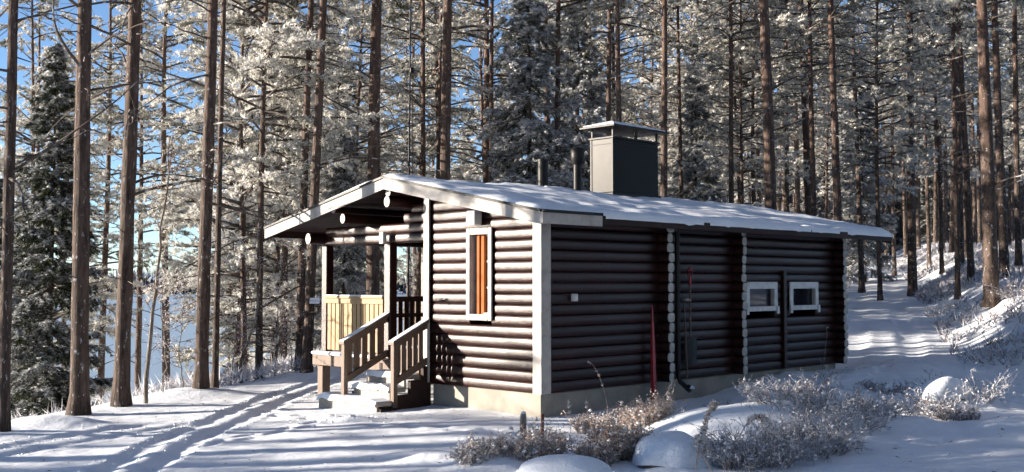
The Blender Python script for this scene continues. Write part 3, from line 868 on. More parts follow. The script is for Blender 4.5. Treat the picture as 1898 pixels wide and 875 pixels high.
# ------------------------------------------------------------------ tools by the long wall
def C2W(x, y, z): return cabin.matrix_basis @ Vector((x, y, z))
CROT = Matrix.Rotation(R(45), 4, 'Z')
def at_cabin(name, x, y, z, extra=None):
    e = empty(name)
    m = Matrix.Translation(C2W(x, y, z)) @ CROT
    if extra is not None: m = m @ extra
    e.matrix_basis = m
    return e
sv = at_cabin('snow_shovel', 3.12, -.12, .52)
tag(sv, 'snow shovel with red loop handle hanging on the dark log wall', 'shovel')
m = MB(); m.tube([(0, 0, .42), (0.0, 0, 1.22)], [.016, .016], 10); m.build('shaft', M['toolwood'], sv)
m = MB(); m.tube([(0, 0, 1.18), (0, 0, 1.30), (-.055, 0, 1.36), (-.055, 0, 1.42), (0, 0, 1.445), (.055, 0, 1.42), (.055, 0, 1.36), (0, 0, 1.30)], [.02, .018, .015, .015, .015, .015, .015, .018], 8); m.build('grip', M['red'], sv)
m = MB()
for k in range(8):
    a, b = -1 + k / 4, -1 + (k + 1) / 4
    w = .16; P = lambda u, z, d: (u * w * (1 - .12 * (z < .2)), -.05 + .05 * u * u + d, z)
    m.quad([P(a, .0, -.02), P(b, .0, -.02), P(b, .42 - .05 * b * b, 0), P(a, .42 - .05 * a * a, 0)], 0, True)
    m.quad([P(a, .0, -.012), P(a, .42 - .05 * a * a, .008), P(b, .42 - .05 * b * b, .008), P(b, .0, -.012)], 0, True)
m.build('blade', M['steel'], sv)
bmn = at_cabin('hoe', 2.98, -.14, .30)
tag(bmn, 'grey handled hoe leaning beside the shovel by the downpipe', 'hoe')
m = MB(); m.tube([(0, -.02, .02), (0, .03, 1.18)], [.014, .013], 10); m.build('shaft', M['toolwood'], bmn)
m = MB(); m.box((-.085, -.05, 1.17), (.085, .02, 1.215), 0, .01); m.build('head', M['stakewood'], bmn)
rd = at_cabin('plastic_sled', 2.20, -.14, .0, Matrix.Rotation(R(-1), 4, 'X'))
tag(rd, 'narrow red plastic sled standing on end against the dark wall', 'sled')
m = MB()
prof = [(0, .045, .034), (.25, .05, .038), (.6, .042, .032), (1.0, .03, .022), (1.25, .02, .013), (1.42, .012, .006)]
for (a, b) in zip(prof, prof[1:]):
    for s_ in (1, -1):
        m.quad([(-a[2], s_ * a[1] * .5, a[0]), (a[2], s_ * a[1] * .5, a[0]), (b[2], s_ * b[1] * .5, b[0]), (-b[2], s_ * b[1] * .5, b[0])], 0, False)
        m.quad([(s_ * a[2], -a[1] * .5, a[0]), (s_ * a[2], a[1] * .5, a[0]), (s_ * b[2], b[1] * .5, b[0]), (s_ * b[2], -b[1] * .5, b[0])], 0, False)
a = prof[-1]; m.quad([(-a[2], -a[1] * .5, a[0]), (a[2], -a[1] * .5, a[0]), (a[2], a[1] * .5, a[0]), (-a[2], a[1] * .5, a[0])])
a = prof[0]; m.quad([(-a[2], -a[1] * .5, a[0]), (a[2], -a[1] * .5, a[0]), (a[2], a[1] * .5, a[0]), (-a[2], a[1] * .5, a[0])])
m.build('hull', M['red'], rd)
m = MB(); m.tube([(0, -.03, 1.30), (.0, -.06, 1.22), (.01, -.05, 1.12)], [.006] * 3, 6); m.build('pull_cord', M['black'], rd)

# ------------------------------------------------------------------ vegetation generators (numpy)
def unit(a): return a / np.maximum(np.linalg.norm(a, axis=-1, keepdims=True), 1e-9)
def rand_unit(r, n): return unit(r.normal(size=(n, 3)))

def tubes(P, Rd, k=4):
    """n polylines of m points -> one triangle set"""
    n, m, _ = P.shape
    T = np.empty_like(P); T[:, 1:-1] = P[:, 2:] - P[:, :-2]; T[:, 0] = P[:, 1] - P[:, 0]; T[:, -1] = P[:, -1] - P[:, -2]
    T = unit(T)
    ref = np.where(np.abs(T[..., 2:3]) > 0.85, np.array([1.0, 0, 0]), np.array([0, 0, 1.0]))
    U = unit(np.cross(T, ref)); W = np.cross(U, T)
    a = np.arange(k) * 2 * math.pi / k
    V = P[:, :, None, :] + Rd[:, :, None, None] * (U[:, :, None, :] * np.cos(a)[None, None, :, None] + W[:, :, None, :] * np.sin(a)[None, None, :, None])
    idx = np.arange(n * m * k).reshape(n, m, k)
    A = idx[:, :-1]; B = idx[:, 1:]; A1 = np.roll(A, -1, 2); B1 = np.roll(B, -1, 2)
    F = np.concatenate([np.stack([A, A1, B1], -1).reshape(-1, 3), np.stack([A, B1, B], -1).reshape(-1, 3)])
    return V.reshape(-1, 3), F

def needles(r, C, D, k, length, width, frost, spread=1.0, upfrost=0.25, noise=0.22):
    n = len(C)
    c = np.repeat(C, k, 0); d = np.repeat(D, k, 0); f = np.repeat(frost, k)
    u = rand_unit(r, n * k)
    d = unit(d + u * spread)
    L = length * r.uniform(.6, 1.25, (n * k, 1))
    s = unit(np.cross(d, rand_unit(r, n * k))) * (width * r.uniform(.6, 1.3, (n * k, 1)) / 2)
    base = c + rand_unit(r, n * k) * length * 0.22
    V = np.stack([base - s, base + s, base + d * L], 1).reshape(-1, 3)
    T = np.arange(n * k * 3).reshape(-1, 3)
    F = np.clip(f + upfrost * d[:, 2] + r.normal(0, noise, n * k), 0, 1)
    return V, T, F

def blobs(r, C, size, flat=0.55):
    """small snow lumps, 8 triangles each"""
    n = len(C)
    o = np.array([[1, 0, 0], [0, 1, 0], [-1, 0, 0], [0, -1, 0], [0, 0, 1], [0, 0, -1]], float)
    sc = size * r.uniform(.5, 1.4, (n, 1, 1)) * r.uniform(.7, 1.3, (n, 6, 1))
    o = o[None] * sc * np.array([1, 1, flat])
    V = (C[:, None] + o).reshape(-1, 3)
    f = np.array([[0, 1, 4], [1, 2, 4], [2, 3, 4], [3, 0, 4], [1, 0, 5], [2, 1, 5], [3, 2, 5], [0, 3, 5]])
    T = (np.arange(n)[:, None, None] * 6 + f[None]).reshape(-1, 3)
    return V, T, np.ones(len(T)) * 0.97

def merge(parts):
    Vs, Ts, Fs = [], [], []; n = 0
    for p in parts:
        Vs.append(p[0]); Ts.append(p[1] + n); n += len(p[0])
        Fs.append(p[2] if len(p) > 2 else np.zeros(len(p[1])))
    return np.concatenate(Vs), np.concatenate(Ts), np.concatenate(Fs)

def trunk_mesh(name, H, r0, seed, mat, bend=0.12, sides=14, rings=36, taper=0.8, flare=0.35):
    r = np.random.default_rng(seed)
    t = np.concatenate([[-0.045], np.linspace(0, 1, rings) ** 1.15])
    z = t * H
    ph = r.uniform(0, 6.28, 4)
    cx = bend * (np.sin(t * 5 + ph[0]) - math.sin(ph[0])) * t ** .5 if bend else 0 * t
    cy = bend * (np.sin(t * 4 + ph[1]) - math.sin(ph[1])) * t ** .5 if bend else 0 * t
    rad = r0 * ((1 - taper * np.clip(t, 0, 1)) + flare * np.exp(-np.clip(z, 0, 99) / 0.22))
    a = np.arange(sides) * 2 * math.pi / sides
    jit = 1 + 0.045 * r.normal(size=(len(t), sides)) + 0.05 * np.sin(a * 3 + ph[2])[None] * np.exp(-np.clip(z, 0, 99) / 0.4)[:, None]
    V = np.stack([cx[:, None] + rad[:, None] * np.cos(a) * jit, cy[:, None] + rad[:, None] * np.sin(a) * jit, np.repeat(z[:, None], sides, 1)], -1).reshape(-1, 3)
    i = np.arange(len(t) - 1)[:, None] * sides + np.arange(sides)[None]
    j = np.arange(len(t) - 1)[:, None] * sides + (np.arange(sides)[None] + 1) % sides
    Q = np.stack([i, j, j + sides, i + sides], -1).reshape(-1, 4)
    me = tri_mesh(name, V, Q, mat, smooth=True)
    axis_at = lambda zz: np.stack([np.interp(zz, z, cx), np.interp(zz, z, cy), zz], -1)
    return me, axis_at

def bare_branches(r, ax, zs, lmin, lmax, sub=3):
    """dead side branches with a few twigs"""
    n = len(zs); m = 10
    az = r.uniform(0, 6.28, n); L = lmin + (lmax - lmin) * r.random(n) ** 1.4
    up = r.uniform(-.25, .75, n)
    t = np.linspace(0, 1, m)
    base = ax(zs)
    dirh = np.stack([np.cos(az), np.sin(az), 0 * az], -1)
    side = np.stack([-np.sin(az), np.cos(az), 0 * az], -1)
    cur = r.uniform(-.8, .15, n); sw = r.uniform(-.4, .4, n)
    P = base[:, None] + L[:, None, None] * (t[None, :, None] * dirh[:, None] + (t[None, :, None] ** 2) * sw[:, None, None] * side[:, None])
    P[..., 2] += L[:, None] * (up[:, None] * t[None] + cur[:, None] * t[None] ** 2) + r.normal(0, .018, (n, m)) * t[None]
    P += np.cumsum(r.normal(0, .022, (n, m, 3)), 1) * t[None, :, None] * L[:, None, None] ** .5
    Rr = (0.006 + 0.008 * L)[:, None] * (1 - .85 * t)[None]
    parts = [tubes(P, Rr, 5)]
    # twigs
    q = n * sub
    bi = np.repeat(np.arange(n), sub); tt = r.uniform(.3, .95, q)
    fi = np.clip((tt * (m - 1)).astype(int), 0, m - 2)
    B = P[bi, fi] + (P[bi, fi + 1] - P[bi, fi]) * (tt * (m - 1) - fi)[:, None]
    td = unit(P[bi, fi + 1] - P[bi, fi] + rand_unit(r, q) * .9)
    tl = r.uniform(.15, .5, q) * L[bi] * .6
    u = np.linspace(0, 1, 4)
    TP = B[:, None] + td[:, None] * (tl[:, None] * u[None])[..., None]
    TP[..., 2] -= (tl[:, None] * .15) * u[None] ** 2
    parts.append(tubes(TP, np.full((q, 4), .005) * (1 - .7 * u)[None], 3))
    return parts

def pine(seed, H, z_crown, r0, crown_r, dead=(2.6, 7), ndead=14, nbr=60, tuft_k=11, frost=.5, dens=1.0, nl=.112, nw=.027, dl=(.5, 2.1)):
    r = np.random.default_rng(seed)
    tm, ax = trunk_mesh('trunk', H, r0, seed, M['bark'])
    parts = []
    if ndead: parts += bare_branches(r, ax, np.sort(r.uniform(dead[0], dead[1], ndead)), dl[0], dl[1])
    ns = 16; zs_ = r.uniform(1.2, max(dead[1], 3), ns); az_ = r.uniform(0, 6.28, ns); l_ = r.uniform(.2, .42, ns)   # broken stubs
    q_ = np.linspace(0, 1, 3)
    SP = ax(zs_)[:, None] + (l_[:, None] * q_[None])[..., None] * np.stack([np.cos(az_), np.sin(az_), r.uniform(-.2, .4, ns)], -1)[:, None]
    parts.append(tubes(SP, np.full((ns, 3), .011) * (1 - .5 * q_)[None], 4))
    # living branches
    n = nbr; m = 6
    tz = np.sort(r.uniform(0, 1, n)); zs = z_crown + (H - z_crown - .25) * tz
    prof = np.clip(np.sin(np.clip(tz * .88 + .12, 0, 1) ** .75 * math.pi) ** .7, .18, 1) * (0.75 + .5 * r.random(n))
    L = crown_r * prof
    az = r.uniform(0, 6.28, n) + np.arange(n) * 2.4
    t = np.linspace(0, 1, m)
    dirh = np.stack([np.cos(az), np.sin(az), 0 * az], -1)
    side = np.stack([-np.sin(az), np.cos(az), 0 * az], -1)
    up = .1 + .7 * tz + r.normal(0, .15, n); cur = r.uniform(-.45, .05, n)
    P = ax(zs)[:, None] + L[:, None, None] * (t[None, :, None] * dirh[:, None] + t[None, :, None] ** 2 * r.uniform(-.25, .25, n)[:, None, None] * side[:, None])
    P[..., 2] += L[:, None] * (up[:, None] * t[None] + cur[:, None] * t[None] ** 2)
    Rr = (0.01 + 0.012 * L)[:, None] * (1 - .8 * t)[None]
    parts.append(tubes(P, Rr, 4))
    # twigs that carry tufts
    ntw = np.maximum(3, (L * 5.5 * dens).astype(int)); bi = np.repeat(np.arange(n), ntw); q = len(bi)
    tt = r.uniform(.22, 1.0, q) ** .8
    fi = np.clip((tt * (m - 1)).astype(int), 0, m - 2)
    B = P[bi, fi] + (P[bi, fi + 1] - P[bi, fi]) * (tt * (m - 1) - fi)[:, None]
    sgn = np.where(r.random(q) < .5, 1, -1)[:, None]
    td = unit(dirh[bi] * .7 + side[bi] * sgn * r.uniform(.3, 1.1, (q, 1)) + np.array([0, 0, 1]) * r.normal(.12, .35, (q, 1)))
    tl = r.uniform(.22, .62, q) * np.clip(L[bi] / crown_r + .3, .4, 1.1)
    u = np.linspace(0, 1, 4)
    TP = B[:, None] + td[:, None] * (tl[:, None] * u[None])[..., None]
    TP[..., 2] -= tl[:, None] * .2 * u[None] ** 2
    parts.append(tubes(TP, np.full((q, 4), .007) * (1 - .6 * u)[None], 3))
    bV, bT, _ = merge(parts)
    # tufts along the twigs
    us = np.array([.3, .5, .68, .84, 1.0])
    C = (B[:, None] + td[:, None] * (tl[:, None] * us[None])[..., None]); C[..., 2] -= tl[:, None] * .2 * us[None] ** 2
    D = np.repeat(td[:, None], len(us), 1)
    brf = np.clip(frost + r.normal(0, .16, n), 0.05, 1)
    fr = np.repeat(brf[bi], len(us)) + r.normal(0, .10, q * len(us))
    C = C.reshape(-1, 3); D = D.reshape(-1, 3)
    nd = needles(r, C, D, tuft_k, nl, nw, fr, 1.1)
    pick = r.random(len(C)) < .10
    sn = blobs(r, C[pick] + np.array([0, 0, .03]), .055)
    cV, cT, cF = merge([nd, sn, (bV, bT)])
    cm = tri_mesh('crown', cV, cT, M['needles'], cF, mat2=M['twig'], n2=len(bT))
    return dict(trunk=tm, crown=cm, r0=r0)

def spruce(seed, H, z_crown, r0, base_r, frost=.35, step=.26, k=9, snow=.35, nl=.13, nw=.035):
    r = np.random.default_rng(seed)
    tm, ax = trunk_mesh('trunk', H, r0, seed, M['bark_spruce'], bend=.05, taper=.93)
    zs = []; z = z_crown
    while z < H - .15:
        for _ in range(r.integers(4, 7)): zs.append(z + r.uniform(-.12, .12))
        z += step * (0.6 + .4 * (H - z) / H) * r.uniform(.8, 1.2)
    zs = np.array(zs); n = len(zs); m = 7
    L = base_r * ((H - zs) / (H - z_crown)) ** .8 * r.uniform(.7, 1.15, n) + .12
    az = r.uniform(0, 6.28, n)
    t = np.linspace(0, 1, m)
    dirh = np.stack([np.cos(az), np.sin(az), 0 * az], -1); side = np.stack([-np.sin(az), np.cos(az), 0 * az], -1)
    droop = -.55 * (1 - (zs - z_crown) / (H - z_crown)) - .1 + r.normal(0, .08, n)
    P = ax(zs)[:, None] + L[:, None, None] * t[None, :, None] * dirh[:, None]
    P[..., 2] += L[:, None] * (droop[:, None] * t[None] + .28 * t[None] ** 2.5)
    parts = [tubes(P, (.006 + .009 * L)[:, None] * (1 - .85 * t)[None], 4)]
    ntw = np.maximum(4, (L * 11).astype(int)); bi = np.repeat(np.arange(n), ntw); q = len(bi)
    tt = r.uniform(.12, 1.0, q)
    fi = np.clip((tt * (m - 1)).astype(int), 0, m - 2)
    B = P[bi, fi] + (P[bi, fi + 1] - P[bi, fi]) * (tt * (m - 1) - fi)[:, None]
    sgn = np.where(r.random(q) < .5, 1, -1)[:, None]
    td = unit(dirh[bi] * .6 + side[bi] * sgn * r.uniform(.4, 1.0, (q, 1)) + np.array([0, 0, -1]) * r.uniform(.05, .7, (q, 1)))
    tl = r.uniform(.15, .42, q) * np.clip(L[bi], .35, 1.3) * (1.15 - .5 * tt)
    bV, bT, _ = merge(parts)
    us = np.array([.1, .28, .46, .64, .82, 1.0])
    C = B[:, None] + td[:, None] * (tl[:, None] * us[None])[..., None]; C[..., 2] -= tl[:, None] * .25 * us[None] ** 2
    D = np.repeat(td[:, None], len(us), 1)
    brf = np.clip(frost + r.normal(0, .15, n), 0, 1)
    fr = np.repeat(brf[bi], len(us)) + r.normal(0, .08, q * len(us))
    C = C.reshape(-1, 3); D = D.reshape(-1, 3)
    nd = needles(r, C, D, k, nl, nw, fr, .75, upfrost=.45)
    pick = r.random(len(C)) < snow * .22
    sn = blobs(r, C[pick] + np.array([0, 0, .035]), .06, .45)
    cV, cT, cF = merge([nd, sn, (bV, bT)])
    return dict(trunk=tm, crown=tri_mesh('crown', cV, cT, M['spruce'], cF, mat2=M['twig'], n2=len(bT)), r0=r0)

# the kinds of tree
PINES = [pine(11 + k, 19 + k % 3, 7.2 + (k % 4) * .7, .15, 2.3, (2.8, 7.6), 9, 64, 13, frost=.55, dens=.95) for k in range(5)]
NEAR = [pine(31 + k, 19, 8.0, .15, 2.3, (3.0, 8.2), 15, 34, 11, frost=.55, dens=.8, dl=(.7, 2.7)) for k in range(3)]
MIDS = [pine(51 + k, 14 + k % 2, 3.2 + .6 * (k % 3), .11, 2.1, (1.4, 4.0), 7, 78, 14, frost=.68, dens=1.05) for k in range(4)]
YOUNG = [pine(71 + k, 10.5 + k, 1.6, .08, 1.9, (.8, 2), 3, 80, 15, frost=.64, dens=1.05) for k in range(3)]
SPRUCE = [spruce(91 + k, 12, .9, .11, 1.75, frost=.62, snow=.9) for k in range(2)]
DARKSPRUCE = spruce(97, 12.5, .5, .12, 2.0, frost=.36, snow=.45, step=.24, k=11)

def plant(name, kind, x, y, label, group=None, s=1.0, d=None, lean=(0, 0), rz_=None, sink=0.0, cat='tree', crown=True, tint=None):
    e = empty(name, (x, y, gz1(x, y) - sink), (R(lean[1]), R(lean[0]), random.uniform(0, 6.28) if rz_ is None else rz_))
    # lean is in world axes: build the rotation so that the spin comes first
    sp = e.rotation_euler.z
    e.rotation_euler = (Matrix.Rotation(R(lean[0]), 3, 'Y') @ Matrix.Rotation(R(-lean[1]), 3, 'X') @ Matrix.Rotation(sp, 3, 'Z')).to_euler()
    e.scale = (s, s, s)
    tag(e, label, cat, group)
    f = 1.0 if d is None else (d / 2) / (kind['r0'] * s)
    link('trunk', kind['trunk'], e, scale=(f, f, 1))
    if crown: link('crown', kind['crown'], e)
    return e
def px(p, d): return (p - 949) / 2013.0 * d

# trunks that can be told apart in the photograph: pixel column, distance, trunk width in pixels, kind, lean, label
KEY = [
    (12, 13.9, 22, NEAR[0], (0.3, 0), 'pine with a slim trunk at the very left edge, beside the dark spruce'),
    (152, 15.95, 33, NEAR[1], (0.0, 0), 'thick pine with a sunlit trunk in front of the dark spruce'),
    (229, 16.9, 29, NEAR[2], (0.5, 0), 'straight reddish pine leaning slightly, with lake behind, next to the dark spruce'),
    (376, 18.4, 25, NEAR[0], (0.3, 0), 'dark trunked pine on the snow crest where the lake shows, with flared base'),
    (401, 18.9, 12, PINES[0], (0.9, 0), 'thin reddish pine touching the dark trunked pine on the crest'),
    (482, 22.5, 13, MIDS[1], (0.3, 0), 'thin pale trunked pine at the shore edge, left of the roof tip'),
    (455, 24, 12, YOUNG[0], (0.0, 0), 'small dark trunked pine at the shore behind a bent birch'),
    (527, 28.4, 15, MIDS[2], (0.2, 0), 'sunlit yellowish pine trunk under the roof tip near the shore'),
    (513, 30, 10, YOUNG[1], (0.0, 0), 'slim shaded pine just behind the yellowish shore pine'),
    (556, 23.0, 16, PINES[0], (1.2, 0), 'dark leaning pine behind the porch, half hidden by a sunlit trunk'),
    (571, 22.0, 19, PINES[1], (1.7, 0), 'sunlit leaning pine by the porch that carries the bird feeder'),
    (692, 23.5, 27, NEAR[1], (0.1, 0), 'thick red pine standing right behind the porch and roof ridge'),
    (822, 24.5, 23, NEAR[2], (0.5, 0), 'thick grey pine behind the roof, with pale patches on its trunk'),
    (785, 31, 11, PINES[2], (0.1, 0), 'thin orange pine behind the roof, beside the flagpole'),
    (806, 34, 10, PINES[3], (0.2, 0), 'thin dark pine close behind the thick grey pine'),
    (911, 32, 11, PINES[4], (0.0, 0), 'thin red pine between the thick grey pine and the snowy spruce'),
    (1035, 30, 13, PINES[0], (0.0, 0), 'dark pine rising behind the two vent pipes'),
    (1126, 31, 12, PINES[1], (-0.1, 0), 'reddish pine rising behind the chimney cap'),
    (1151, 29, 12, PINES[2], (0.0, 0), 'pale sunlit pine rising behind the chimney cap'),
    (1228, 25.5, 15, NEAR[0], (0.2, 0), 'pale pinkish pine trunk right beside the chimney'),
    (1265, 40, 9, PINES[3], (0.0, 0), 'thin dark pine just past the pale trunk beside the chimney'),
    (1356, 36, 11, PINES[4], (-0.1, 0), 'dark pine behind the roof with a pale bare branch to its left'),
    (1379, 38, 8, MIDS[3], (-0.1, 0), 'very thin pine next to the dark pine behind the roof'),
    (1432, 22.8, 25, NEAR[1], (-0.9, 0), 'thick dark pine behind the middle of the roof, leaning left'),
    (1458, 45, 10, PINES[1], (0, 0), 'short looking slim pine just past the thick leaning pine'),
    (1511, 37, 12, PINES[0], (-0.2, 0), 'reddish pine with pale lower trunk behind the far part of the roof'),
    (1556, 34, 16, PINES[2], (-0.5, 0), 'dark straight pine behind the far end of the roof'),
    (1596, 43, 11, PINES[3], (-.2, 0), 'dark pine just behind the far tip of the roof'),
    (1630, 38, 9, MIDS[1], (-.2, 0), 'thin white lit trunk at the far side of the forest road'),
    (1690, 40, 17, PINES[4], (-.3, 0), 'stout pine at the far bend of the forest road'),
    (1745, 45, 8, MIDS[2], (-.2, 0), 'thin pale pine left of the slender roadside pair'),
    (1774, 33, 10, PINES[1], (-.3, 0), 'slender dark pine at the edge of the roadside bank'),
    (1799, 35.5, 13, PINES[3], (-.6, 0), 'slender pine with bright left edge on the roadside bank'),
    (1836, 27.5, 28, NEAR[2], (-.3, 0), 'thickest pine on the right, snow flecked, standing on the roadside bank'),
    (1861, 32, 17, PINES[0], (-.5, 0), 'dark pine close behind the thickest roadside pine'),
    (1888, 35, 12, PINES[2], (-.4, 0), 'pine with a bright lit edge at the right border of the forest'),
    (1722, 52, 8, PINES[3], (0, 0), 'slim far pine between the road bend and the roadside bank'),
    (1657, 55, 8, PINES[0], (0, 0), 'slim far pine left of the stout pine at the road bend'),
]
for (p, d, w, k, ln, lab) in KEY:
    x = px(p, d)
    plant('pine_tree', k, x, d, lab, None, random.uniform(.93, 1.07), w * d / 2013.0, ln)

# snowy spruces
plant('spruce_tree', DARKSPRUCE, px(92, 21.3), 21.3, 'dark drooping spruce with green snowy boughs behind the thick left pine', None, .64)
plant('spruce_tree', DARKSPRUCE, px(-8, 22.6), 22.6, 'smaller dark spruce at the left edge behind the slim pine', None, .52)
plant('pine_tree', MIDS[0], px(45, 28.8), 28.8, 'pale frosted pine at upper left, above the dark spruce', None, 1.0)
plant('spruce_tree', SPRUCE[0], px(985, 30), 30, 'heavily frosted spruce behind the roof left of the vent pipes', None, 1.0)
plant('spruce_tree', SPRUCE[1], px(1070, 36), 36, 'pale frosted spruce behind the second vent pipe', None, .95)
plant('spruce_tree', SPRUCE[0], px(640, 30), 30, 'frosted spruce seen through the porch opening', None, .62)
plant('spruce_tree', SPRUCE[1], px(1600, 50), 50, 'snowy spruce at the forest edge past the far roof tip', None, .9)
plant('spruce_tree', SPRUCE[1], px(1290, 42), 42, 'dim frosted spruce behind the roof, past the chimney', None, .8)

# young frosted pines on the shore slope
for i, (p, d, s, k, lab) in enumerate([
        (440, 29, 1.0, 1, 'bushy frosted pine on the shore slope left of the roof tip'),
    (505, 33, 1.05, 2, 'sunlit frosted pine behind the roof tip, farther down the slope'),
    (560, 36, 1.1, 0, 'frosted pine behind the leaning pair by the porch'),
    (620, 38, 1.1, 1, 'frosted pine filling the gap behind the porch roof'),
    (105, 30, 1.0, 2, 'pale frosted pine behind the top of the dark spruce'),
    (-20, 31, 1.05, 0, 'frosted pine at the left border above the lake'),
    (425, 44, 1.25, 2, 'tall frosted pine close to the water, left of the roof')]):
    plant('young_pine', YOUNG[k], px(p, d), d, lab, 'young frosted pines on the shore slope', s)

plant('pine_tree', PINES[1], px(312, 29.5), 29.5, 'frosted pine whose crown hangs over the lake between the crest pines', None, .78)
for p, d, lab in ((190, 31.5, 'frosted pine veiling the sky between the two thick left pines'), (258, 33.5, 'frosted pine veiling the sky right of the leaning reddish pine'),
                  (62, 34, 'frosted pine veiling the sky above the dark spruce'), (125, 38, 'far frosted pine behind the thick sunlit pine at left')):
    plant('pine_tree', PINES[int(d) % 5], px(p, d), d, lab, None, .8)
# the forest behind: individuals told apart only by where they stand
placed = [(px(k[0], k[1]), k[1]) for k in KEY] + [(-3, 30), (-8, 20)]
def scatter(n, p0, p1, d0, d1, kinds, label, group, mind, smin, smax, r, name='pine_tree'):
    c = 0; tries = 0
    while c < n and tries < 4000:
        tries += 1
        d = math.sqrt(r.uniform(d0 ** 2, d1 ** 2)); p = r.uniform(p0, p1); x = px(p, d)
        if abs(x - float(road_x(d))) < 1.7 + .02 * d and d < 75: continue
        if any((x - a) ** 2 + (d - b) ** 2 < mind ** 2 for a, b in placed): continue
        if gz1(x, d) < LAKE_Z + .7: continue
        placed.append((x, d)); c += 1
        k = kinds[r.randrange(len(kinds))]
        sc = r.uniform(smin, smax)
        plant(name, k, x, d, label, group, sc, None, (r.uniform(-.8, .8), r.uniform(-.8, .8)))
def ordinal(n):
    return ['first', 'second', 'third', 'fourth', 'fifth', 'sixth', 'seventh', 'eighth', 'ninth', 'tenth', 'eleventh', 'twelfth', 'thirteenth', 'fourteenth', 'fifteenth', 'sixteenth', 'seventeenth', 'eighteenth', 'nineteenth', 'twentieth'][n]
def number_labels(group, phrase):
    L_ = sorted([o for o in bpy.data.objects if o.get('group') == group], key=lambda o: o.location.x / o.location.y)
    for n, o in enumerate(L_): o['label'] = ordinal(n) + ' from left of ' + phrase
rr = random.Random(21)
ZONES = [  # pixel range, distance range, number, kinds, phrase
    (590, 760, 33, 62, 7, PINES + MIDS, 'frosted pines between the porch roof tip and the flagpole'),
    (760, 1000, 35, 64, 9, PINES + MIDS, 'distant frosted pines between the flagpole and the vent pipes'),
    (1000, 1220, 36, 70, 10, PINES + MIDS, 'frosted pines between the vent pipes and the chimney edge'),
    (1225, 1345, 38, 75, 9, PINES + MIDS, 'distant pines just past the chimney above the roof'),
    (1345, 1440, 38, 80, 9, PINES + MIDS, 'pines close left of the thick leaning pine above the roof'),
    (1440, 1530, 38, 85, 10, PINES + MIDS + PINES, 'dim pines right after the thick leaning pine above the roof'),
    (1530, 1620, 40, 90, 10, PINES + MIDS + PINES, 'distant dim pines above the far tip of the roof'),
    (1620, 1710, 45, 95, 10, PINES + MIDS + PINES, 'distant dim pines where the forest road vanishes'),
    (1710, 1800, 42, 95, 11, PINES + MIDS + PINES, 'distant dim pines behind the slender roadside pair'),
    (1800, 1990, 36, 95, 16, PINES + MIDS + PINES, 'distant dim pines behind the thickest roadside pine'),
    (430, 600, 36, 60, 9, MIDS + YOUNG, 'frosted pines standing low by the lake shore'),
]
for (p0, p1, d0, d1, n, kinds, ph) in ZONES:
    scatter(n, p0, p1, d0, d1, kinds, ph, ph, 1.9, .9, 1.12, rr)
    number_labels(ph, ph)
for (p0, p1, d0, d1, n, ph) in [(640, 1000, 66, 105, 10, 'far low spruces behind the porch half of the roof'), (1000, 1400, 74, 120, 14, 'far low spruces closing the view behind the chimney'),
                          (1400, 1640, 86, 130, 15, 'far low spruces closing the view above the far roof'), (1640, 1980, 60, 125, 19, 'far low spruces closing the view beyond the forest road')]:
    scatter(n, p0, p1, d0, d1, SPRUCE + [DARKSPRUCE], ph, ph, 2.2, 1.0, 1.35, rr, 'spruce_tree')
    number_labels(ph, ph)

# forest outside the picture: on the sun's side it throws the bands of shade over the clearing
rs = random.Random(5)
def outside(n, x0, x1, y0, y1, kinds, label, group, test, dmin=1.6):
    c = 0; tries = 0
    while c < n and tries < 5000:
        tries += 1
        x = rs.uniform(x0, x1); y = rs.uniform(y0, y1)
        if not test(x, y): continue
        if any((x - a) ** 2 + (y - b) ** 2 < dmin ** 2 for a, b in placed): continue
        if gz1(x, y) < LAKE_Z + .4: continue
        placed.append((x, y)); c += 1
        plant('pine_tree', rs.choice(kinds), x, y, label, group, rs.uniform(.9, 1.1), rs.uniform(.18, .36), (rs.uniform(-1, 1), rs.uniform(-1, 1)))
outside(9, -26, -8.0, 6.5, 13.9, NEAR, 'tall pine on the sunny slope outside the left of the picture', 'pines left of the picture', lambda x, y: x < px(-70, y))
for (x, y) in ((-22, 9.4), (-25, 10.6), (-21.5, 11.7), (-26, 12.7), (-24.5, 8.3), (-29, 11.4), (-30, 9.3)):
    placed.append((x, y))
    plant('pine_tree', rs.choice(PINES), x, y, 'tall pine on the sunny slope outside the left of the picture', 'pines left of the picture', 1.0, .3)
outside(46, -22, 30, -34, -1.5, PINES + MIDS, 'added unseen pine blocking sky light behind the photographer', 'added pines behind the photographer', lambda x, y: math.hypot(x, y) > 3, 2.4)  # unseen pines added to cut sky light on the long wall and snow
outside(34, 4, 26, -14, 13, PINES + MIDS, 'added unseen pine blocking sky light outside the right of the picture', 'added pines right of the picture', lambda x, y: x > px(2020, max(y, 0)) + 1.5 and math.hypot(x, y) > 4.5, 1.9)  # dense unseen pines, added to keep sky sheen off the long wall
outside(22, 8, 40, 0, 40, PINES + MIDS, 'added unseen pine blocking sky light outside the right of the picture', 'added pines right of the picture', lambda x, y: x > px(1980, y) + 1.2 and x > 7.5, 2.2)  # more unseen pines added as sky blockers on the right

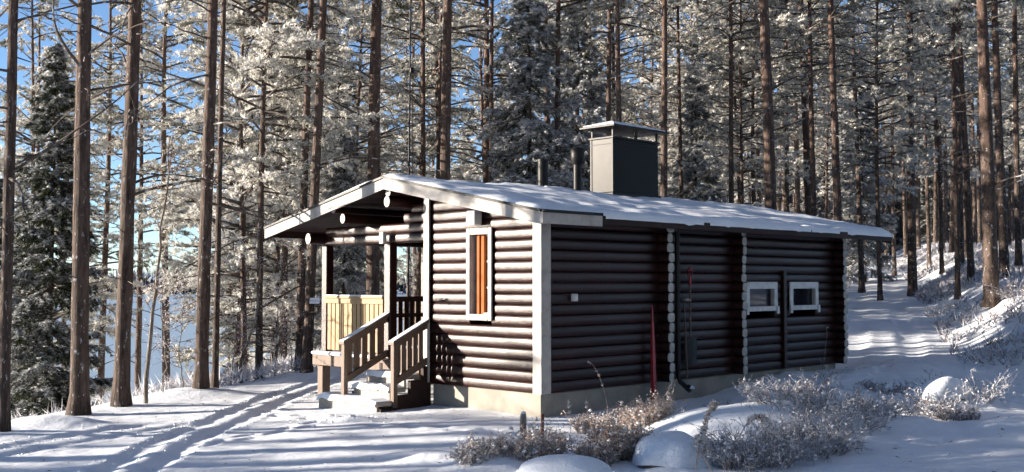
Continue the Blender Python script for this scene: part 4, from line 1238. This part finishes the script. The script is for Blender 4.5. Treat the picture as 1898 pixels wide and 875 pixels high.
# ------------------------------------------------------------------ saplings, birches, undergrowth
def bent_birch(name, x, y, pts, r0, label, seed, group=None, twigs=26, tlen=.5):
    r = np.random.default_rng(seed)
    e = empty(name, (x, y, gz1(x, y))); tag(e, label, 'tree', group)
    n = 14
    P = np.array(pts, float); u = np.linspace(0, len(P) - 1, n)
    Q = np.stack([np.interp(u, np.arange(len(P)), P[:, k]) for k in range(3)], -1) + r.normal(0, .012, (n, 3))
    Q[0, 2] = -.3
    V, T = tubes(Q[None], (r0 * (1 - .8 * np.linspace(0, 1, n)))[None], 8)
    link('trunk', tri_mesh('trunk', V, T, M['bark_birch'], smooth=True), e)
    tt = r.uniform(.25, 1, twigs); k = np.clip((tt * (n - 1)).astype(int), 0, n - 2)
    B = Q[k]
    d = unit(rand_unit(r, twigs) * np.array([1, 1, .4]) + np.array([0, 0, .45]))
    L = tlen * r.uniform(.4, 1.3, twigs); q = np.linspace(0, 1, 5)
    TP = B[:, None] + d[:, None] * (L[:, None] * q[None])[..., None] + r.normal(0, .012, (twigs, 5, 3)) * q[None, :, None]
    parts = [tubes(TP, np.full((twigs, 5), .006) * (1 - .7 * q)[None], 3)]
    s2 = 4; bi = np.repeat(np.arange(twigs), s2); B2 = TP[bi, r.integers(1, 5, twigs * s2)]
    d2 = unit(d[bi] + rand_unit(r, twigs * s2) * .9); L2 = .22 * r.uniform(.4, 1.2, twigs * s2)
    q3 = np.linspace(0, 1, 3)
    TP2 = B2[:, None] + d2[:, None] * (L2[:, None] * q3[None])[..., None]
    parts.append(tubes(TP2, np.full((twigs * s2, 3), .0035) * (1 - .5 * q3)[None], 3))
    V, T, F = merge(parts)
    fl = needles(r, np.concatenate([TP2.reshape(-1, 3), TP[:, 2:].reshape(-1, 3)]), np.tile([[0, 0, .3]], (twigs * s2 * 3 + twigs * 3, 1)), 2, .035, .012, np.full(twigs * s2 * 3 + twigs * 3, .9), 1.2)
    V, T, F = merge([fl, (V, T, F)])
    link('crown', tri_mesh('crown', V, T, M['shrub'], F), e)
    return e
bent_birch('birch_tree', px(273, 17.2), 17.2, [(0, 0, 0), (.08, 0, 1.2), (.2, 0, 2.3), (.28, 0, 3.3), (.3, .1, 4.2)], .038, 'slim leaning birch standing alone against the lake', 1, twigs=30, tlen=.6)
bent_birch('birch_tree', px(452, 21.5), 21.5, [(0, 0, 0), (-.05, 0, .4), (.1, 0, .8), (.3, 0, 1.4), (.32, 0, 2.4), (.25, 0, 3.2)], .035, 'crooked pale birch bent near its foot at the shore edge', 2)
bent_birch('birch_sapling', px(305, 18.2), 18.2, [(0, 0, 0), (.05, 0, .6), (-.05, 0, 1.3), (.0, 0, 1.9)], .014, 'small bare sapling on the crest right of the leaning birch', 3, twigs=22, tlen=.4)
bent_birch('birch_sapling', px(510, 22.5), 22.5, [(0, 0, 0), (.1, 0, .7), (.05, 0, 1.5), (.15, 0, 2.4)], .016, 'small frosted sapling at the shore edge under the roof tip', 4, twigs=30, tlen=.45)
bent_birch('birch_sapling', px(345, 19.2), 19.2, [(0, 0, 0), (-.1, 0, .6), (-.05, 0, 1.3), (.05, 0, 2.0)], .014, 'small bare sapling left of the dark trunked crest pine', 5, twigs=26, tlen=.4)
bent_birch('birch_sapling', px(430, 21), 21, [(0, 0, 0), (.05, 0, .5), (.1, 0, 1.0), (.05, 0, 1.5)], .014, 'small frosted sapling right of the thin reddish crest pine', 6, twigs=30, tlen=.45)
bent_birch('birch_sapling', px(545, 23), 23, [(0, 0, 0), (-.05, 0, .5), (-.1, 0, 1.0), (.0, 0, 1.6)], .014, 'small frosted sapling at the foot of the leaning pair', 7, twigs=30, tlen=.45)

def shrub(name, x, y, rad, h, n, label, seed, mat='shrub', frost=.62, cat='shrub', flake=.026, lean=0.7, group=None, arch=.5, thick=.004, flakes=2, arr=None):
    r = np.random.default_rng(seed)
    g0 = gz1(x, y)
    e = empty(name, (x, y, g0)); tag(e, label, cat, group)
    m = 7; a = r.uniform(0, 6.28, n); rr_ = rad * .55 * np.sqrt(r.random(n))
    B = np.stack([rr_ * np.cos(a), rr_ * np.sin(a), 0 * a], -1)
    B[:, 2] = gz(x + B[:, 0], y + B[:, 1]) - g0 - .02
    d = unit(np.stack([np.cos(a) * lean * r.random(n), np.sin(a) * lean * r.random(n), 1 + 0 * a], -1) + r.normal(0, .18, (n, 3)))
    L = h * r.uniform(.45, 1.15, n); q = np.linspace(0, 1, m)
    bend = unit(np.stack([np.cos(a), np.sin(a), 0 * a], -1) + r.normal(0, .5, (n, 3)))
    P = B[:, None] + d[:, None] * (L[:, None] * q[None])[..., None] + bend[:, None] * (L[:, None] * arch * r.uniform(.1, 1, (n, 1)) * q[None] ** 2)[..., None]
    P[..., 2] -= (L * arch * .6 * r.random(n))[:, None] * q[None] ** 2.5
    P += r.normal(0, .008, P.shape) * q[None, :, None]
    V, T = tubes(P, np.full((n, m), thick) * (1 - .6 * q)[None], 3)
    st_ = (V, T, np.clip(r.normal(frost * .8, .3, len(T)), 0, 1))
    # side twigs
    s2 = 5; bi = np.repeat(np.arange(n), s2); B2 = P[bi, r.integers(2, m, n * s2)]
    d2 = unit(d[bi] * .8 + rand_unit(r, n * s2)); L2 = h * .42 * r.uniform(.3, 1, n * s2); q3 = np.linspace(0, 1, 4)
    P2 = B2[:, None] + d2[:, None] * (L2[:, None] * q3[None])[..., None] + r.normal(0, .012, (n * s2, 4, 3)) * q3[None, :, None]
    V2, T2 = tubes(P2, np.full((n * s2, 4), thick * .62) * (1 - .4 * q3)[None], 3)
    tw = (V2, T2, np.clip(r.normal(frost * .95, .3, len(T2)), 0, 1))
    C = np.concatenate([P2.reshape(-1, 3), P[:, 3:].reshape(-1, 3)])
    C = C[r.random(len(C)) < .55]
    fl = needles(r, C, np.tile([[0, 0, .2]], (len(C), 1)), flakes, flake, flake * .5, np.full(len(C), frost + .1), 1.2)
    bl = blobs(r, C[r.random(len(C)) < .07] + np.array([0, 0, .008]), flake * .75, .7)
    V, T, F = merge([st_, tw, fl, bl])
    link('stems', tri_mesh('stems', V, T, M[mat], F), e)
    tag(e.children[0], kind='stuff')
    return e

# frosted bushes on the right foreground
SH = [  # px, dist, radius, height, stems, label, kind, frost
    (1400, 10.6, .55, .42, 150, 'frosted bush at the lower edge below the snow mound', 'shrub', .66),
    (1500, 11.0, .60, .46, 170, 'frosted bush with arched twigs right of the lowest bush', 'shrub', .60),
    (1450, 12.2, .60, .34, 80, 'frosted bush rising behind the lowest bushes in the right foreground', 'shrub', .66),
    (1545, 12.0, .75, .44, 110, 'tallest and densest grey frosted bush in the right foreground', 'shrub', .52),
    (1625, 12.6, .60, .30, 70, 'frosted bush on the right flank of the tallest bush', 'shrub', .55),
    (1365, 10.4, .32, .40, 70, 'low frosted tuft in front of the big snow mound', 'shrub', .66),
    (1762, 13.2, .40, .22, 80, 'dark low bush in front of the snow capped boulder at right', 'shrub', .35),
    (1725, 13.6, .45, .34, 70, 'pale frosted bush left of the snow capped boulder at right', 'shrub', .7),
    (1805, 14.0, .35, .45, 40, 'snow laden twigs right of the snow capped boulder', 'shrub', .85),
    (1150, 11.0, .34, .40, 230, 'reddish brown grass clump in front of the cabin corner', 'drygrass', .22),
    (1105, 10.7, .30, .25, 110, 'pale frosted grass left of the reddish brown clump', 'drygrass', .55),
    (1195, 12.6, .42, .36, 190, 'frosted dry grass below the red sled', 'drygrass', .50),
    (1110, 12.9, .50, .26, 130, 'thin frosted grass beside the cabin footing', 'drygrass', .55),
    (1010, 10.9, .30, .36, 120, 'frosted straw around the two stakes', 'drygrass', .60),
    (955, 10.6, .30, .24, 110, 'low frosted straw left of the wooden stake', 'drygrass', .68),
    (885, 10.5, .32, .20, 90, 'low white frosted tuft farthest left in the foreground', 'drygrass', .82),
    (895, 11.2, .16, .20, 40, 'tiny frosted tuft behind the farthest left foreground tuft', 'drygrass', .85),
    (1500, 15.8, .30, .62, 16, 'dead dark weed standing against the far part of the log wall', 'shrub', .25),
    (1335, 14.6, .10, .34, 8, 'small weed against the log wall near the second log end corner', 'shrub', .45),
    (1235, 13.2, .22, .22, 60, 'dark frosted fern by the foot of the downpipe', 'shrub', .40),
    (1738, 16.2, .28, .40, 40, 'small dim shrub on the snow between road and cabin', 'shrub', .30),
    (1880, 26.2, .25, .8, 30, 'small shrub on the sunlit roadside bank', 'shrub', .35),
    (1640, 16.5, .5, .22, 60, 'low shrub on the rough snow past the cabin end', 'shrub', .55),
]
for i, (p, d, ra, h, n, lab, mt, fr) in enumerate(SH):
    if mt == 'shrub': h *= .9; n = int(n * .8)
    else: h *= .85; fr *= .6
    nm = 'grass_clump' if mt == 'drygrass' else 'frosted_bush'
    shrub(nm, px(p, d), d, ra, h, n, lab, 200 + i, mt, fr, 'grass' if mt == 'drygrass' else 'bush', arch=.35 if mt == 'drygrass' else .7, lean=.5 if mt == 'drygrass' else .9, thick=.0035 if mt == 'drygrass' else .006)

# tall single stalks with seed heads
def stalk(x, y, pts, label, seed, heads=8, size=.02, r0=.004):
    r = np.random.default_rng(seed); e = empty('dry_stalk', (x, y, gz1(x, y))); tag(e, label, 'plant')
    P = np.array(pts, float); n = 16; u = np.linspace(0, len(P) - 1, n)
    Q = np.stack([np.interp(u, np.arange(len(P)), P[:, k]) for k in range(3)], -1); Q[1:-1] = (Q[:-2] + Q[1:-1] * 2 + Q[2:]) / 4
    V, T = tubes(Q[None], (r0 * (1 - .5 * np.linspace(0, 1, n)))[None], 5)
    st_ = (V, T, np.clip(r.normal(.35, .2, len(T)), 0, 1))
    t = r.uniform(.35, 1, heads); C = np.stack([np.interp(t * (n - 1), np.arange(n), Q[:, k]) for k in range(3)], -1)
    fl = needles(r, C, np.tile([[0, 0, .3]], (heads, 1)), 9, size * 1.8, size * .8, np.full(heads, .55), 1.3, noise=.35)
    bl = blobs(r, C + rand_unit(r, heads) * size * .5, size * .7, .8)
    V, T, F = merge([st_, fl, bl])
    link('stem', tri_mesh('stem', V, T, M['drygrass'], F), e)
stalk(px(1128, 12.7), 12.7, [(0, 0, 0), (-.02, 0, .35), (-.1, 0, .65), (-.2, 0, .82), (-.26, 0, .84)], 'tall arched dry stalk in front of the long log wall', 1, 5, .014, .0035)
stalk(px(1086, 12.9), 12.9, [(0, 0, 0), (.01, 0, .25), (0, 0, .42)], 'upright dry stalk with white seed heads beside the cabin footing', 2, 6, .018, .003)
stalk(px(1057, 12.8), 12.8, [(0, 0, 0), (-.01, 0, .2), (-.03, 0, .40)], 'upright dry stalk nearest the cabin corner', 3, 3, .02, .003)
stalk(px(1286, 10.3), 10.3, [(0, 0, 0), (.04, 0, .25), (.1, 0, .45), (.155, 0, .58), (.19, 0, .62)], 'tall leaning seed stalk in front of the big snow mound', 4, 46, .026, .007)
stalk(px(1318, 10.2), 10.2, [(0, 0, 0), (-.1, 0, .18), (-.16, 0, .28), (-.12, 0, .34), (-.06, 0, .26), (-.03, 0, .16)], 'bent seed head drooping beside the tall leaning stalk', 5, 50, .026, .007)
stalk(px(1335, 10.3), 10.3, [(0, 0, 0), (.12, 0, .22), (.22, 0, .42), (.3, 0, .5), (.4, 0, .5), (.46, 0, .36), (.55, 0, .30)], 'arched frosted seed stalk forming a loop over the snow', 6, 60, .024, .007)

# forest floor scrub: uncountable
r = np.random.default_rng(77)
N0 = 30000
d_ = np.sqrt(r.uniform(20 ** 2, 75 ** 2, N0)); x_ = px(r.uniform(1540, 2050, N0), d_)
g_ = vnoise(x_ * .6, d_ * .6) + .5 * vnoise(x_ * 2.2, d_ * 2.2)
ok = (np.abs(x_ - road_x(d_)) > 1.25) & ((d_ > 24) | (x_ > road_x(d_) + 1.3)) & (g_ > -.05)
x_, d_ = x_[ok], d_[ok]
C = np.stack([x_, d_, gz(x_, d_) + r.uniform(0, .14, len(x_))], -1)
V1 = needles(r, C, np.tile([[0, 0, .9]], (len(C), 1)), 3, .22, .035, r.uniform(.1, .75, len(C)), .9)
N1 = 9000
y_ = r.uniform(14, 30, N1); s_ = np.where(y_ < 19.5, r.uniform(3, 8, N1), r.uniform(.6, 7, N1)); x_ = np.interp(y_, CX, CV) - s_
C = np.stack([x_, y_, gz(x_, y_) + r.uniform(0, .2, N1)], -1)
V2 = needles(r, C, np.tile([[0, 0, .9]], (N1, 1)), 3, .26, .02, r.uniform(.3, .9, N1), .9)
V, T, F = merge([V1, V2])
o = link('undergrowth', tri_mesh('undergrowth', V, T, M['shrub'], F)); tag(o, 'low frosted scrub covering the forest floor', 'scrub', None, 'stuff')

# snow capped boulders
def boulder(x, y, rx, ry, h, label, seed, sink=.05):
    e = empty('boulder', (x, y, gz1(x, y) - sink)); tag(e, label, 'boulder')
    nth, nph = 26, 12
    r = np.random.default_rng(seed); o1, o2 = r.uniform(0, 9, 2)
    for nm, mat, k, p0, p1 in (('rock', 'rock', .95, -.25, .9), ('snow_cap', 'snow_fine', 1.0, .08, 1.0)):
        ph = np.linspace(p0, p1, nph) * math.pi / 2; th = np.arange(nth) * 2 * math.pi / nth
        PH, TH = np.meshgrid(ph, th, indexing='ij')
        nz = 1 + (.34 * vnoise(np.cos(TH) * 1.2 + o1, np.sin(TH) * 1.2 + PH + o2) + .14 * vnoise(np.cos(TH) * 3 + o1, np.sin(TH) * 3 + PH * 2 + o2)) * np.cos(PH) ** .6
        edge = .05 * vnoise(TH * 1.2 + 3, TH * 0 + seed) * np.linspace(1, 0, nph)[:, None] if nm == 'snow_cap' else 0
        c = np.cos(PH) ** .75 * np.sign(np.cos(PH))
        V = np.stack([rx * k * c * np.cos(TH) * nz, ry * k * c * np.sin(TH) * nz, h * k * np.sin(PH) * (1 + .18 * vnoise(np.cos(TH) * np.cos(PH) * 2 + o2, np.sin(TH) * np.cos(PH) * 2 + o1)) + edge], -1).reshape(-1, 3)
        i = np.arange(nph - 1)[:, None] * nth + np.arange(nth)[None]; j = np.arange(nph - 1)[:, None] * nth + (np.arange(nth)[None] + 1) % nth
        Q = np.stack([i, j, j + nth, i + nth], -1).reshape(-1, 4)
        link(nm, tri_mesh(nm, V, Q, M[mat], smooth=True), e)
boulder(px(1238, 10.7), 10.7, .42, .38, .34, 'round boulder under smooth snow left of the tall seed stalk', 1)
boulder(px(1048, 9.95), 9.95, .44, .36, .24, 'snow covered boulder cut by the lower edge of the picture', 2)
boulder(px(1748, 14.2), 14.2, .35, .30, .33, 'small boulder with a rounded snow cap standing alone at right', 3)

# stakes
sk = empty('wooden_stake', (px(969, 11.2), 11.2, gz1(px(969, 11.2), 11.2))); tag(sk, 'short round grey wooden stake standing in frosted straw', 'stake')
m = MB(); m.tube([(0, 0, -.3), (0, 0, .1), (.004, 0, .36), (.004, 0, .395), (.004, 0, .405)], [.04, .038, .034, .028, .012], 12); m.build('shaft', M['stakewood'], sk)
m = MB(); m.tube([(.004, 0, .4), (.004, 0, .412), (.004, 0, .42)], [.03, .028, .012], 10); m.build('snow_cap', M['snow_fine'], sk)
sk = empty('metal_stake', (px(1005, 11.6), 11.6, gz1(px(1005, 11.6), 11.6))); tag(sk, 'thin rusty stake between the wooden stake and the cabin corner', 'stake')
m = MB(); m.box((-.018, -.018, -.3), (.018, .018, .34), 0, .004); m.build('shaft', M['rust'], sk)

# bird feeder on the leaning pine
bf = empty('bird_feeder', (px(585, 21.75), 21.75, 1.17)); tag(bf, 'small bird feeder fixed to the sunlit leaning pine by the porch', 'bird feeder')
m = MB(); m.box((-.13, -.09, -.02), (.13, .09, 0), 0, .004); m.build('tray', M['railwood'], bf)
for sx in (-.1, .1):
    m = MB(); m.box((sx - .012, -.06, .0005), (sx + .012, .06, .12), 0, .003); m.build('side_board', M['dark'], bf)
m = MB(); m.prism([(-.17, -.11, .121), (.17, -.11, .121), (.17, .0, .19), (-.17, .0, .19)], (0, 0, .015)); m.prism([(-.17, .11, .121), (.17, .11, .121), (.17, .0, .19), (-.17, .0, .19)], (0, 0, .015)); m.build('roof', M['dark'], bf)
m = MB(); m.prism([(-.165, -.105, .1385), (.165, -.105, .1385), (.165, .0, .207), (-.165, .0, .207)], (0, 0, .03)); m.prism([(-.165, .105, .1385), (.165, .105, .1385), (.165, .0, .207), (-.165, .0, .207)], (0, 0, .03)); m.build('roof_snow', M['snow_fine'], bf)
m = MB(); m.box((-.26, -.015, -.06), (.02, .015, -.0205), 0, .003); m.build('bracket', M['dark'], bf)

bf.scale = (.6, .8, 1.15)
# flagpole behind the roof
fp = empty('flagpole', (px(757, 26), 26, gz1(px(757, 26), 26))); tag(fp, 'thin grey flagpole rising behind the roof left of an orange pine', 'flagpole')
m = MB(); m.tube([(0, 0, -.4), (0, 0, 3), (0.03, 0, 9)], [.03, .028, .018], 10); m.build('pole', M['steel'], fp)
m = MB(); m.tube([(0.06, 0, 1.2), (0.09, 0, 5), (.05, 0, 8.9)], [.008] * 3, 5); m.build('halyard', M['toolwood'], fp)
m = MB(); m.box((.03, -.04, 6.62), (.12, .04, 6.75), 0, .01); m.build('cleat_box', M['black'], fp)

# loose snow crumbs thrown up along the ruts and by the steps: uncountable
r = np.random.default_rng(9)
n = 420
y_ = r.uniform(9.6, 20, n); c1_ = -3.95 + 0.012 * (y_ - 13) ** 2 * np.where(y_ > 13, .6, 1.0)
x_ = c1_ + r.choice([-.42, -.02, .42, .40, -.40], n) + r.normal(0, .07, n)
k = 90; x_ = np.concatenate([x_, r.normal(-2.1, .35, k)]); y_ = np.concatenate([y_, r.normal(14.45, .14, k)])
k = 200; y2 = r.uniform(10, 14.8, k); x_ = np.concatenate([x_, -4.55 - .55 * (14.8 - y2) + r.normal(0, .35, k)]); y_ = np.concatenate([y_, y2])
C = np.stack([x_, y_, gz(x_, y_) + .003], -1)
V, T, F = blobs(r, C, .013, .7)
o = link('snow_crumbs', tri_mesh('snow_crumbs', V, T, M['snow_fine'])); tag(o, 'loose snow crumbs along the wheel tracks and steps', 'snow', None, 'stuff')

# bits of bark, cone scales and needles lying on the snow: uncountable
r = np.random.default_rng(19)
n = 900
x_ = r.uniform(-7.5, 8, n); y_ = r.uniform(9, 22, n)
C = np.stack([x_, y_, gz(x_, y_) + .004], -1)
V, T, F = needles(r, C, np.tile([[0, 0, .0]], (n, 1)), 2, .045, .008, np.full(n, .15), 1.0)
V[:, 2] = gz(V[:, 0], V[:, 1]) + r.uniform(.003, .02, len(V))
o = link('forest_litter', tri_mesh('forest_litter', V, T, M['shrub'], F)); tag(o, 'needles and bark bits scattered on the snow', 'litter', None, 'stuff')
